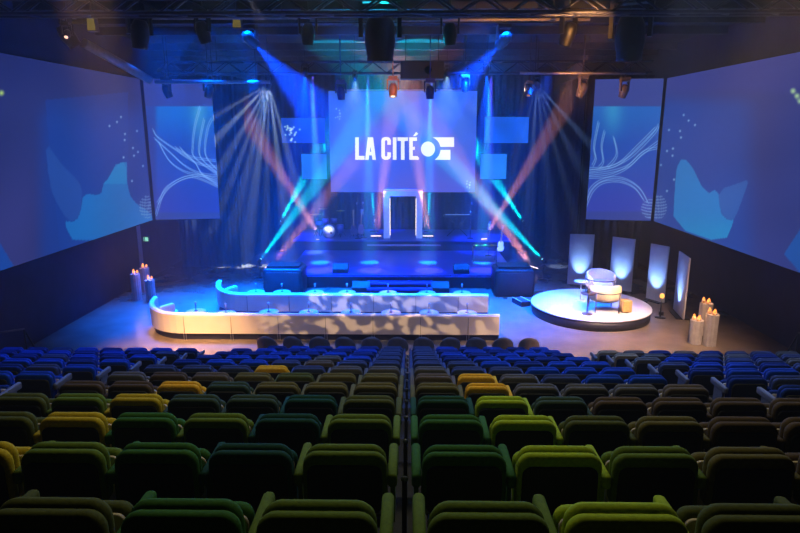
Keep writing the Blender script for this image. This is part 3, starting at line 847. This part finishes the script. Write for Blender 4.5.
# guitars on stands
def guitar(loc, rz, label, colour, tilt=.2):
    t = thing('guitar', label, 'guitar', loc, rz)
    M = Matrix.Translation((0, 0, .1)) @ Matrix.Rotation(-tilt, 4, 'X')
    pts = []
    for k in range(28):
        a = 2*PI*k/28; z = .22-.22*math.cos(a); w = .17*abs(math.sin(a))**.7*(1-.22*math.exp(-((z-.26)/.06)**2))*(1.0 if z < .25 else .82)
        pts.append((w*(1 if a < PI else -1), z))
    MB().prism(pts, -.03, .03, M).build('body', mat('guitar_'+colour[0], colour[1], .3), t)
    MB().box((0, -.035, .66), (.05, .03, .56), M).build('neck', mat('maple', (150, 110, 70), .4), t)
    MB().prism([(-.035, .93), (.035, .93), (.05, 1.1), (-.03, 1.1)], -.05, -.025, M).build('headstock', mat('maple', (150, 110, 70), .4), t)
    s = MB(); s.cyl((0, .12, .55), (0, .12, 0), .012); s.cyl((0, .12, .2), (-.2, -.12, 0), .01); s.cyl((0, .12, .2), (.2, -.12, 0), .01); s.cyl((0, .12, .2), (0, .35, 0), .01)
    s.build('stand', chrome, t)
guitar(at_riser(354, 26.3), .2, 'upright guitar on a stand, between drum kit and portal, drum side', ('dark', (60, 50, 90)))
guitar(at_riser(361, 26.5), -.2, 'upright guitar on a stand, between drum kit and portal, portal side', ('mid', (120, 90, 120)))
guitar((W(500, 250, 24.6).x, 24.6, .512), -.5, 'white electric guitar on a stand by guitar-end speaker stack', ('white', (230, 225, 220)), .25)
def mic(loc, label, h=1.5):
    t = thing('microphone_stand', label, 'microphone stand', loc, 0, 'microphone stands on the stages')
    MB().cyl((0, 0, .01), (0, 0, h), .014).build('pole', chrome, t)
    MB().lathe([(.14, 0), (.14, .02), (0, .03)], 18).build('base', BLACK, t)
    s = MB(); s.cyl((0, .25, h-.1), (0, -.3, h+.12), .01); s.build('boom', chrome, t)
    MB().lathe([(0, 0), (.028, .03), (.028, .06), (.018, .08), (.012, .2), (0, .2)], 12, Matrix.Translation((0, -.3, h+.12)) @ Matrix.Rotation(PI/2+.4, 4, 'X')).build('microphone', mat('mic_grey', (120, 120, 130), .4, .5), t)
mic(at_riser(358, 25.9), 'chrome microphone stand in front of the two upright guitars')
mic(at_riser(364, 26.1), 'chrome microphone stand beside the salmon light bar on drum side')
mic(at_riser(470, 26.0), 'chrome microphone stand beside the keyboard on the riser')
mic((W(488, 262, 24.3).x, 24.3, .5), 'chrome microphone stand by the percussion table', 1.35)
t = thing('keyboard', 'dark keyboard on a crossed stand on the guitar side of riser', 'keyboard', at_riser(457, 26.6))
MB().box((0, 0, .92), (1.25, .32, .09)).build('case', BLACK, t)
MB().box((0, .0, .968), (1.1, .15, .008)).build('keys', WHITE, t)
s = MB(); s.cyl((-.45, 0, 0), (.45, 0, .88), .02); s.cyl((.45, 0, 0), (-.45, 0, .88), .02); s.build('stand', BLACK, t)
t = thing('percussion_table', 'low black percussion table with small cymbals on front stage', 'table', (W(484, 266, 23.2).x, 23.2, .5))
MB().box((0, 0, .62), (1.0, .45, .04)).build('tabletop', BLACK, t)
for sx in (-1, 1):
    for sy in (-1, 1): MB().cyl((sx*.45, sy*.18, 0), (sx*.45, sy*.18, .62), .015).build('leg', chrome, t)
for k in range(3):
    t2 = MB().lathe([(.15, 0), (.03, .02), (0, .03)], 18).build('hand_cymbal', mat('brass', (190, 160, 90), .3, .9)); t2.location = (W(484, 266, 23.2).x-.32+.32*k, 23.2, 1.142)
    tag(t2, 'small brass cymbal lying on the percussion table', 'cymbal', 'cymbals on the percussion table')

# ------------------------------------------------------------------ rigging
truss_m = mat('truss_dark', (44, 46, 60), .5, .5)
def truss(x0, x1, Y, z, h, label, r=.025):
    t = thing('lighting_truss', label, 'truss', ((x0+x1)/2, Y, z)); L = x1-x0
    for dy in (-h/2, h/2):
        for dz in (-h/2, h/2): MB().cyl((-L/2, dy, dz), (L/2, dy, dz), r, None, 8).build('chord', truss_m, t)
    m = MB(); n = int(L/.5)
    for k in range(n):
        a = -L/2+L*k/n; b = -L/2+L*(k+1)/n; s = 1 if k % 2 else -1
        for dy in (-h/2, h/2): m.cyl((a, dy, s*h/2), (b, dy, -s*h/2), r*.6, None, 6)
        m.cyl((a, -h/2, s*h/2), (b, h/2, s*h/2), r*.6, None, 6)
    m.build('lacing', truss_m, t)
    for k in range(4):
        x = -L/2+L*(k+.5)/4; MB().cyl((x, 0, h/2), (x, 0, ZC-z), .012, None, 6).build('hanger', BLACK, t)
def pipe(x0, x1, Y, z, r, label, m):
    t = thing('lighting_pipe', label, 'pipe', ((x0+x1)/2, Y, z))
    MB().cyl((-(x1-x0)/2, 0, 0), ((x1-x0)/2, 0, 0), r, None, 12).build('tube', m, t)
    for k in range(3):
        x = (x1-x0)*(k-1)*.38; MB().cyl((x, 0, r), (x, 0, ZC-z), .012, None, 6).build('hanger', BLACK, t)
ZT = W(400, 67.5, 22).z
truss(-8.9, 8.4, 22.0, ZT, .38, 'long dark lighting truss hanging just below the ceiling above the stage')
truss(-9.2, 9.2, 13.2, W(400, 5, 13.2).z, .34, 'dark lighting truss crossing the top edge of the view', .04)
grey_pipe = mat('pipe_grey', (130, 120, 115), .5, .3)
pipe(W(452, 12, 14.4).x, W(655, 12, 14.4).x, 14.4, W(500, 13, 14.4).z, .075, 'thick pipe lit amber above the round platform side', grey_pipe)
pipe(W(310, 20, 15.2).x, W(590, 20, 15.2).x, 15.2, W(400, 20, 15.2).z, .035, 'thin pipe lit teal behind the top truss', grey_pipe)
pipe(W(150, 18, 15.2).x, W(300, 18, 15.2).x, 15.2, W(230, 18, 15.2).z, .035, 'thin dark pipe above the exit-sign side screens', grey_pipe)
pipe(W(520, 77, 20.6).x, W(645, 77, 20.6).x, 20.6, W(580, 73, 20.6).z, .045, 'pipe lit amber low in front of the truss, platform side', grey_pipe)
pipe(W(155, 80, 20.6).x, W(270, 83, 20.6).x, 20.6, W(210, 82, 20.6).z, .06, 'dark pipe low in front of the truss, exit-sign side', grey_pipe)
pipe(W(335, 90, 25.4).x, W(465, 90, 25.4).x, 25.4, W(400, 90, 25.4).z, .03, 'thin pale pipe just above the main screen', mat('pipe_white', (210, 210, 225), .5))
# ceiling ribs
rib_m = mat('ceiling_rib', (30, 34, 46), .8)
for k, y in enumerate((16.0, 18.0, 20.0, 23.6, 25.4, 27.2)):
    tag(MB().box((0, y, ZC-.12), (2*XW, .16, .24)).build('trim_%d' % (k+1), rib_m), kind='structure')
duct = mat('duct_grey', (120, 112, 105), .5, .2)
a = W(84, 43, 17.5); b = W(150, 80, 20.1)
t = MB().cyl(a, b, .13, None, 16).build('hanging_duct', duct); tag(t, 'slanting grey duct running down above the exit-sign screens', 'duct')
a = W(402, 78, 21.4)
t = thing('projector', 'dark rectangular projector box hung from truss above the main screen', 'projector', (W(422, 70, 21.3).x, 21.3, W(422, 71, 21.3).z))
MB().box((0, 0, 0), (1.45, .6, .55)).build('housing', BLACK, t)
MB().cyl((.2, -.3, 0), (.2, -.36, 0), .12, None, 18).build('lens', mat('lens_glass', (20, 24, 40), .1), t)
for x in (-.55, .55): MB().cyl((x, 0, .27), (x, 0, ZC-t.location.z), .015, None, 6).build('hanger', BLACK, t)

def fixture(name, pos, target, s, label, lens, group='moving head lights', body=BLACK, top=None):
    """moving head hung by a clamp or standing on its base: base, yoke, head, lens"""
    pos = Vector(pos); d = (Vector(target)-pos).normalized(); up = -1 if top is None else top
    t = thing(name, label, 'spotlight', pos, 0, group)
    bz_ = min(.42*s, ZC-.1-pos.z) if up < 0 else -.42*s
    MB().box((0, 0, bz_), (.34*s, .26*s, .12*s)).build('base', body, t)
    rz = math.atan2(d.y, d.x)-PI/2
    M = Matrix.Rotation(rz, 4, 'Z'); y = MB()
    for sx in (-1, 1): y.box((sx*.2*s, 0, bz_*.45), (.045*s, .1*s, abs(bz_)*.95), M)
    y.box((0, 0, bz_*.86), (.42*s, .12*s, .05*s), M); y.build('yoke', body, t)
    q = d.to_track_quat('Z', 'Y').to_matrix().to_4x4()
    MB().lathe([(0, -.24*s), (.10*s, -.23*s), (.15*s, -.12*s), (.16*s, .05*s), (.135*s, .2*s), (.14*s, .24*s), (.12*s, .24*s)], 18, q).build('head', body, t)
    MB().lathe([(.12*s, .235*s), (0, .25*s)], 18, q).build('lens', lens, t)
    if up < 0:
        MB().cyl((0, 0, bz_), (0, 0, ZC+.01-pos.z), .02*s, None, 8).build('clamp', body, t)
    return t
OFF = mat('lens_dark', (12, 14, 24), .1)
def spot(pos, target, rgb, power, deg, blend=.3, r=.04, nodes=None, spec=1.0, name='spot'):
    l = bpy.data.lights.new(name, 'SPOT'); l.color = rgb; l.energy = power; l.spot_size = math.radians(deg); l.spot_blend = blend
    l.shadow_soft_size = r; l.specular_factor = spec
    o = bpy.data.objects.new(name, l); COL.objects.link(o); aim(o, pos, target)
    if nodes: nodes(l)
    return o
def beam_from(t_pos, target, *a, **k):
    d = (Vector(target)-Vector(t_pos)).normalized(); s = k.pop('start', .3)
    return spot(Vector(t_pos)+d*s, target, *a, **k)

def lens_em(n, c, s): return emit('lens_'+n, c, s)
TEAL, SALM, BLUE, ROYAL = (.0, .62, .80), (.80, .30, .30), (.0, .08, 1.), (.0, .055, 1.)

# --- hanging fixtures on the front pipes (Y about 14.6)
fx = [  # x, y, Y, scale, target px, label
 (68, 36, 15.0, 1.1, (110, 90), 'moving light hanging over the exit-sign side screen', None),
 (140, 34, 14.6, 1.3, (140, 200), 'large dark moving light above the angled screen, exit-sign side', None),
 (203, 32, 14.8, 1.0, (230, 120), 'moving light between the large one and the blue-beam light', None),
 (308, 34, 14.8, 1.0, (308, 200), 'moving light hanging to the drum side of the biggest fixture', None),
 (380, 37, 13.9, 2.1, (381, 300), 'biggest dark moving light hanging at the top middle', None),
 (450, 34, 14.8, 1.0, (450, 200), 'moving light hanging on the platform side of biggest fixture', None),
 (568, 34, 14.8, 1.1, (540, 120), 'slanted moving light under the amber pipe', None),
 (630, 37, 13.9, 2.0, (622, 200), 'very large dark moving light at the end of the amber pipe', None)]
for x, y, Y, s, tp, lab, _ in fx:
    fixture('moving_spotlight', W(x, y, Y), W(tp[0], tp[1], Y+.6), s, lab, OFF)
# small glowing lens accents
g = fixture('moving_spotlight', W(67, 34, 14.3), W(60, 60, 13.6), .5, 'small lamp with bright pink-white lens at the ceiling, exit-sign side', lens_em('pink', (255, 200, 170), 1.5))
# floods: yellow light on their barrels put into a glowing front
for x, y, lab in ((92, 23, 'flood lamp lit dull yellow above the duct'), (237, 20, 'flood lamp lit dull yellow beside the blue-beam light')):
    t = thing('hanging_flood_lamp', lab, 'spotlight', W(x, y, 15.6), 0, 'yellow flood lamps')
    MB().prism([(-.1, -.2), (.12, -.2), (.1, .2), (-.08, .2)], -.08, .1).build('housing', BLACK, t)
    MB().prism([(-.09, -.18), (.11, -.18), (.09, .18), (-.07, .18)], -.09, -.08).build('lens', emit('lens_yellow', (130, 115, 50), .5), t)
    MB().cyl((0, 0, .2), (0, 0, ZC-t.location.z), .02, None, 8).build('clamp', BLACK, t)

# --- lower row fixtures
low = [(167, 91, 20.95, .9, (175, 110), OFF, BLACK, 'dark profile light in front of the angled screen, exit-sign side'),
       (209, 91, 20.95, .9, (205, 110), OFF, BLACK, 'dark light at the corner of the exit-sign angled screen'),
       (341, 93, 21.6, .9, (343, 120), OFF, mat('blue_body', (30, 44, 110), .5), 'dark blue light hanging over the drum side of main screen'),
       (430, 92, 20.75, .9, (430, 120), OFF, mat('blue_body', (30, 44, 110), .5), 'dark blue light hanging over the logo end of main screen'),
       (465, 86, 21.6, .8, (465, 120), OFF, BLACK, 'dark light hanging above the corner of main screen'),
       (393, 90, 21.6, .95, (393, 120), lens_em('warm', (255, 210, 150), 3), mat('orange_body', (190, 110, 50), .5), 'orange-lit light hanging over the centre of the main screen'),
       (582, 90, 20.95, 1.0, (572, 110), OFF, mat('brown_body', (80, 66, 60), .5), 'grey-brown light hanging between fan light and angled screen'),
       (624, 91, 20.95, .9, (617, 110), OFF, mat('brown_body', (80, 66, 60), .5), 'grey-brown light in front of the angled screen, platform side'),
       (529, 91, 21.0, .7, (527, 110), lens_em('amber', (220, 140, 90), .8), mat('brown_body', (80, 66, 60), .5), 'small amber-lit light beside the pale beam fan, platform side')]
for x, y, Y, s, tp, le, bd, lab in low:
    fixture('moving_spotlight', W(x, y, Y), W(tp[0], tp[1], Y-.3 if le is not OFF else Y+.2), s, lab, le, 'lights hanging from the lower truss', bd)

# ------------------------------------------------------------------ lit fixtures with beams
K = 1.15
def lit(name, px, Y, tgt, rgb, power, deg, scale, label, lens, group, hang=True, blend=.3, start=.25, cat=None, z=None, nodes=None, r=.04):
    P = W(px[0], px[1], Y)
    fixture(name, P, tgt, scale, label, lens, group, BLACK, None if hang else 1)
    return beam_from(P, tgt, rgb, power*K, deg, blend, r, start=start*scale+.02, nodes=nodes)
LB = lens_em('blue', (120, 170, 255), 2.5)
lit('moving_spotlight', (250, 39), 19.3, W(335, 130, 24), ROYAL, 60000, 26, 1.15, 'moving light with clustered blue lens throwing a wide blue beam, drum side', LB, 'blue beam lights', blend=.5)
lit('moving_spotlight', (504, 40), 19.3, W(430, 120, 24), ROYAL, 50000, 24, 1.15, 'moving light with clustered blue lens throwing a wide blue beam, platform side', LB, 'blue beam lights', blend=.5)
lit('moving_spotlight', (305, 72), 21.6, W(298, 200, 24.5), ROYAL, 20000, 26, .6, 'small blue light on the truss above the sparkling screen', LB, 'small lights on the truss', blend=.5)
lit('moving_spotlight', (487, 70), 21.6, W(486, 200, 24.5), ROYAL, 20000, 24, .6, 'small blue light on the truss on the platform side', LB, 'small lights on the truss', blend=.5)
LWh = lens_em('white', (230, 245, 255), 3)
lit('moving_spotlight', (355, 77), 21.7, W(355, 130, 22.5), (.4, .75, 1), 1000, 60, .45, 'small white light on the truss, drum side of the orange light', LWh, 'small lights on the truss', blend=.6)
lit('moving_spotlight', (447, 72), 21.7, W(447, 130, 22.5), (.4, .75, 1), 1000, 60, .45, 'small white light on the truss, platform side of orange light', LWh, 'small lights on the truss', blend=.6)

def fan(px, Y, ends, rgb, power, label):
    P = W(px[0], px[1], Y)
    fixture('moving_spotlight', P, W(ends[len(ends)//2][0], ends[len(ends)//2][1], Y+1.6), .6, label, LWh, 'pale beam fan lights')
    for k, (x, y) in enumerate(ends):
        beam_from(P, W(x, y, Y+1.9), rgb, power*(1.15 if k % 2 else .8), 7.2 if k % 3 else 5.0, .8, .03, start=.19)
fan((269, 84), 21.6, [(196, 128), (196, 160), (208, 190), (222, 205), (237, 212), (251, 214), (266, 212), (284, 205), (298, 190)], (.50, .70, 1), 26000, 'small light throwing a fan of pale beams beside exit-sign angled screen')
fan((537, 84), 21.6, [(505, 200), (528, 212), (551, 212), (570, 200), (588, 184), (604, 160)], (.22, .38, .9), 13000, 'small light throwing a fan of pale beams beside platform-side angled screen')
# yellow-brown downward wash between flood lamp and truss
spot(W(236, 24, 20.6), W(245, 92, 22.3), (1, .66, .36), 4500, 34, .3)

# floor moving heads with teal beams
LT = lens_em('teal', (170, 255, 250), 4)
teal = [((259.5, 261), 22.2, (345, 145), 65000, 9.5, 'floor light with teal beam, outermost on the drum side'),
        ((279.5, 223), 27.6, (320, 150), 75000, 12, 'raised light with teal beam behind the drum side speaker'),
        ((374, 217), 27.9, (366, 120), 60000, 7, 'raised light with thin teal beam beside the portal, drum side'),
        ((428.5, 217), 27.9, (432, 120), 60000, 7, 'raised light with thin teal beam beside the portal, guitar side'),
        ((524, 223), 27.6, (481, 158), 75000, 12, 'raised light with teal beam behind the guitar side speaker'),
        ((544, 261), 22.2, (455, 168), 65000, 9.5, 'floor light with teal beam, outermost on the guitar side')]
for px, Y, tp, pw_, dg, lab in teal:
    P = W(px[0], px[1], Y); tgt = W(tp[0], tp[1], Y+.6)
    lit('beam_spotlight', px, Y, tgt, TEAL, pw_, dg, .42, lab, LT, 'lights with teal beams', hang=False, blend=.35)
    base_z = ZR if (Y > 25.5 and abs(P.x-CX) < 4.7) else 0
    zb = P.z-.24*.9
    if zb-base_z > .02:
        st_ = thing('light_stand', 'thin dark stand under the '+lab, 'stand', (P.x, P.y, base_z), 0, 'stands under the teal lights')
        MB().cyl((0, 0, .02), (0, 0, zb-base_z-.02), .025, None, 10).build('pole', BLACK, st_)
        MB().lathe([(.2, 0), (.2, .02), (0, .03)], 18).build('foot', BLACK, st_)
# LED bars with salmon beams
def led_bar(px, Y, tp, power, deg, label, w=.5, tilt=0):
    if Y > 25: tilt *= .4
    P = W(px[0], px[1], 25.75)+Vector((0, 0, .04)) if Y > 25 else G(px[0], px[1], .2); tgt = W(tp[0], tp[1], P.y+.3)
    t = thing('light_bar', label, 'light bar', P, 0, 'bars with salmon beams')
    M = Matrix.Rotation(tilt, 4, 'Y') if abs(tilt) < .1 else Matrix.Translation((0, 0, .07)) @ Matrix.Rotation(tilt, 4, 'Y')
    MB().box((0, .02, -.05), (w+.04, .12, .06), M).build('housing', BLACK, t)
    MB().box((0, -.02, -.01), (w, .06, .03), M).build('lens', emit('lens_salmon', (255, 215, 215), 2.2), t)
    fh = P.z-(ZR if Y > 25 else 0)-.06
    for q in (-1, 1): MB().box((q*w*.12, .02, -.03-(fh-.03)/2), (.03, .1, fh+.02)).build('foot', BLACK, t)
    spot(P+(tgt-P).normalized()*(w*.32+.03), tgt, SALM, power*K, deg, .25, w*.32)
led_bar((271, 267), 21.8, (340, 180), 45000, 8, 'light bar with salmon beam on floor, drum end', .5, -.35)
led_bar((321.5, 240.5), 25.9, (222, 78), 60000, 8, 'light bar with salmon beam leaning away from the drum kit', .45, .2)
led_bar((376, 236.5), 26.2, (391, 120), 50000, 9, 'light bar with salmon beam beside the portal, drum side', .45, -.02)
led_bar((428, 236.5), 26.2, (412, 120), 50000, 9, 'light bar with salmon beam beside the portal, guitar side', .45, .02)
led_bar((484, 239.5), 25.9, (575, 90), 45000, 8, 'light bar with salmon beam between keyboard and white guitar', .25, -.2)
led_bar((532, 268), 21.8, (462, 168), 55000, 10, 'light bar with salmon beam on floor, guitar end', .5, .3)

# ------------------------------------------------------------------ washes
def area(loc, tgt, rgb, power, sx, sy, spread=PI):
    l = bpy.data.lights.new('wash', 'AREA'); l.shape = 'RECTANGLE'; l.size = sx; l.size_y = sy; l.color = rgb; l.energy = power; l.spread = spread
    o = bpy.data.objects.new('wash', l); COL.objects.link(o); aim(o, loc, tgt); return o
# blue washes over stage and forestage
for x, tx, pw_ in ((-5.2, -3.2, 2400), (-1.8, -1.4, 2000), (1.4, 1.0, 2000), (4.6, 2.4, 2400)):
    spot((x, 20.4, 7.35), (tx, 24.0, .5), (.0, .07, 1.), pw_, 62, .6, .1)
for x, y, tx, ty, pw_ in ((-5.2, 19.0, -4.0, 18.6, 17000), (-1.4, 18.8, -1.2, 18.6, 12000), (2.4, 18.8, 3.0, 18.2, 17000), (-7.2, 19.5, -6.2, 18.2, 17000)):
    area((x, y, 8.4), (tx, ty, 0), (.0, .10, 1.), pw_*.12, 2.2, 1.2, math.radians(50))
# cyan and violet pools on the front deck
for x in (320, 370, 428, 482):
    q = G(x, 262.5, .5); spot((q.x, q.y-.6, 7.3), (q.x, q.y, .5), (.0, .75, 1.), 42000, 6.4, .35, .05)
    q = G(x+1, 270.5, .5); spot((q.x, q.y-.6, 7.3), (q.x, q.y, .5), (.09, .05, 1.), 60000, 10, .7, .05)
# portal light
spot((CX, 22.2, 7.2), (CX, 26.6, 1.6), (.75, .6, 1), 330, 16, .5, .05)
# white guitar + bass drum front light
q = W(329, 238, 26); spot((q.x, 21.8, 7.2), q, (1, .92, .8), 5000, 5, .5, .05)
q = W(502, 246, 24.6); spot((q.x, 20.8, 7.2), q, (1, .9, .9), 3000, 6, .5, .05)
# gobo pattern projected on the banquettes
def gobo(l):
    l.use_nodes = True; nt = l.node_tree; e = nt.nodes['Emission']
    tc = nt.nodes.new('ShaderNodeTexCoord'); mp = nt.nodes.new('ShaderNodeMapping'); mp.inputs['Scale'].default_value = (1, 2.2, 1)
    no = nt.nodes.new('ShaderNodeTexNoise'); no.inputs['Scale'].default_value = 26; no.inputs['Detail'].default_value = 1.5
    mr = nt.nodes.new('ShaderNodeMapRange'); mr.inputs['From Min'].default_value = .50; mr.inputs['From Max'].default_value = .56; mr.inputs['To Min'].default_value = .22; mr.inputs['To Max'].default_value = 1.5
    nt.links.new(tc.outputs['Normal'], mp.inputs[0]); nt.links.new(mp.outputs[0], no.inputs[0]); nt.links.new(no.outputs['Fac'], mr.inputs['Value'])
    sp = nt.nodes.new('ShaderNodeSeparateXYZ'); nt.links.new(tc.outputs['Normal'], sp.inputs[0])      # framing shutters
    ab = nt.nodes.new('ShaderNodeMath'); ab.operation = 'ABSOLUTE'; nt.links.new(sp.outputs[1], ab.inputs[0])
    lt = nt.nodes.new('ShaderNodeMapRange'); lt.inputs['From Min'].default_value = .105; lt.inputs['From Max'].default_value = .085; nt.links.new(ab.outputs[0], lt.inputs['Value'])
    mu = nt.nodes.new('ShaderNodeMath'); mu.operation = 'MULTIPLY'; nt.links.new(mr.outputs[0], mu.inputs[0]); nt.links.new(lt.outputs[0], mu.inputs[1])
    nt.links.new(mu.outputs[0], e.inputs['Strength'])
spot((-1.2, 8.2, 8.1), (-.6, 15.3, .45), (1, .66, .34), 3000, 40, .3, .02, nodes=gobo)
spot((-3.0, 12.0, 8.0), (-.5, 17.35, .5), (.72, .70, 1.), 4000, 34, .3, .02, nodes=gobo)
spot((-6.0, 9.0, 8.0), (-4.6, 15.6, .4), (1, .66, .36), 450, 22, .6, .1)
# warm wash on the floor left front and right front
area((-5.2, 10.0, 8.2), (-5.7, 14.2, 0), (1, .52, .18), 180, .8, .5, math.radians(28))
area((6.6, 10.4, 8.2), (5.4, 15.4, 0), (1, .60, .34), 250, 1.4, .8, math.radians(44))
area((5.2, 11.2, 8.3), (5.85, 17.8, .4), (.92, .84, 1), 36, 1.0, .6, math.radians(24))
spot((3.6, 10.6, 8.2), (6.1, 17.6, .8), (1, .72, .34), 200, 7, .6, .05)
# panel uplights: small cans on the floor
for k, (c, nrm, w) in enumerate(PAN):
    P = c+nrm*.5+Vector((0, 0, .12)); tg = c+nrm*.02+Vector((0, 0, .85))
    t = thing('uplight_can', f'small black uplight at the foot of the {["first","second","third","fourth"][k]} white panel', 'spotlight', (P.x, P.y, 0), 0, 'uplights of the white panels')
    MB().lathe([(.07, 0), (.08, .10), (.065, .10)], 16).build('housing', BLACK, t)
    MB().lathe([(.06, .095), (0, .10)], 16).build('lens', emit('lens_uplight', (150, 190, 255), 1.5), t)
    spot(P, tg, (.22, .42, 1.), 170, 50, 1., .03)
# lights in the rig for the seats
area((0, 6.5, 8.4), (0, 3.6, 3), (1, .93, .58), 130, 8, .6)
area((0, 12.4, 8.5), (0, 9.0, 1), (.08, .24, 1.), 330, 9, .6, math.radians(110))
area((-7, 12.4, 8.5), (-6.5, 9.0, 1), (.02, .14, 1.), 150, 3, .6, math.radians(100))
area((6.5, 12.4, 8.5), (6, 8.5, 1), (.30, .45, 1.), 130, 3, .6, math.radians(100))
# accent lights on the rig
spot(W(610, 40, 12.5), W(560, 13, 14.4), (1, .42, .12), 800, 80, .8)
spot(W(560, 95, 19.2), W(590, 75, 20.6), (1, .42, .12), 400, 80, .8)
spot(W(375, 60, 17.5), W(385, 30, 15.4)+Vector((0, 0, .6)), (.0, .8, .8), 420, 110, .9)
spot(W(395, 100, 20.6), W(393, 80, 21.6), (1, .55, .15), 40, 60, .8)

# ------------------------------------------------------------------ haze filling the hall
w = bpy.data.worlds.new('hall'); sc.world = w; w.use_nodes = True
nt = w.node_tree; nt.nodes['Background'].inputs['Color'].default_value = (0, 0, 0, 1)
vs_ = nt.nodes.new('ShaderNodeVolumeScatter'); vs_.inputs['Density'].default_value = .028; vs_.inputs['Anisotropy'].default_value = .15
nt.links.new(vs_.outputs[0], nt.nodes['World Output'].inputs['Volume'])
ge = nt.nodes.new('ShaderNodeNewGeometry'); sx = nt.nodes.new('ShaderNodeSeparateXYZ'); nt.links.new(ge.outputs['Position'], sx.inputs[0])
mr = nt.nodes.new('ShaderNodeMapRange'); mr.interpolation_type = 'SMOOTHSTEP'   # haze shaped for the light: dense on stage, thin where washes would show cones
mr.inputs['From Min'].default_value = 19.3; mr.inputs['From Max'].default_value = 22.3; mr.inputs['To Min'].default_value = HAZE_THIN; mr.inputs['To Max'].default_value = HAZE_STAGE
nt.links.new(sx.outputs[1], mr.inputs['Value']); nt.links.new(mr.outputs[0], vs_.inputs['Density'])
w.cycles.volume_step_size = 1.0; sc.cycles.volume_max_steps = 64; sc.cycles.volume_step_rate = 1.0

sc.cycles.volume_bounces = 0
sc.cycles.max_bounces = 4; sc.cycles.diffuse_bounces = 2; sc.cycles.glossy_bounces = 2
sc.cycles.use_denoising = True
sc.cycles.sample_clamp_indirect = 4
sc.view_settings.view_transform = 'Standard'; sc.view_settings.look = 'None'
sc.view_settings.exposure = 0; sc.view_settings.gamma = 1; sc.view_settings.use_curve_mapping = False
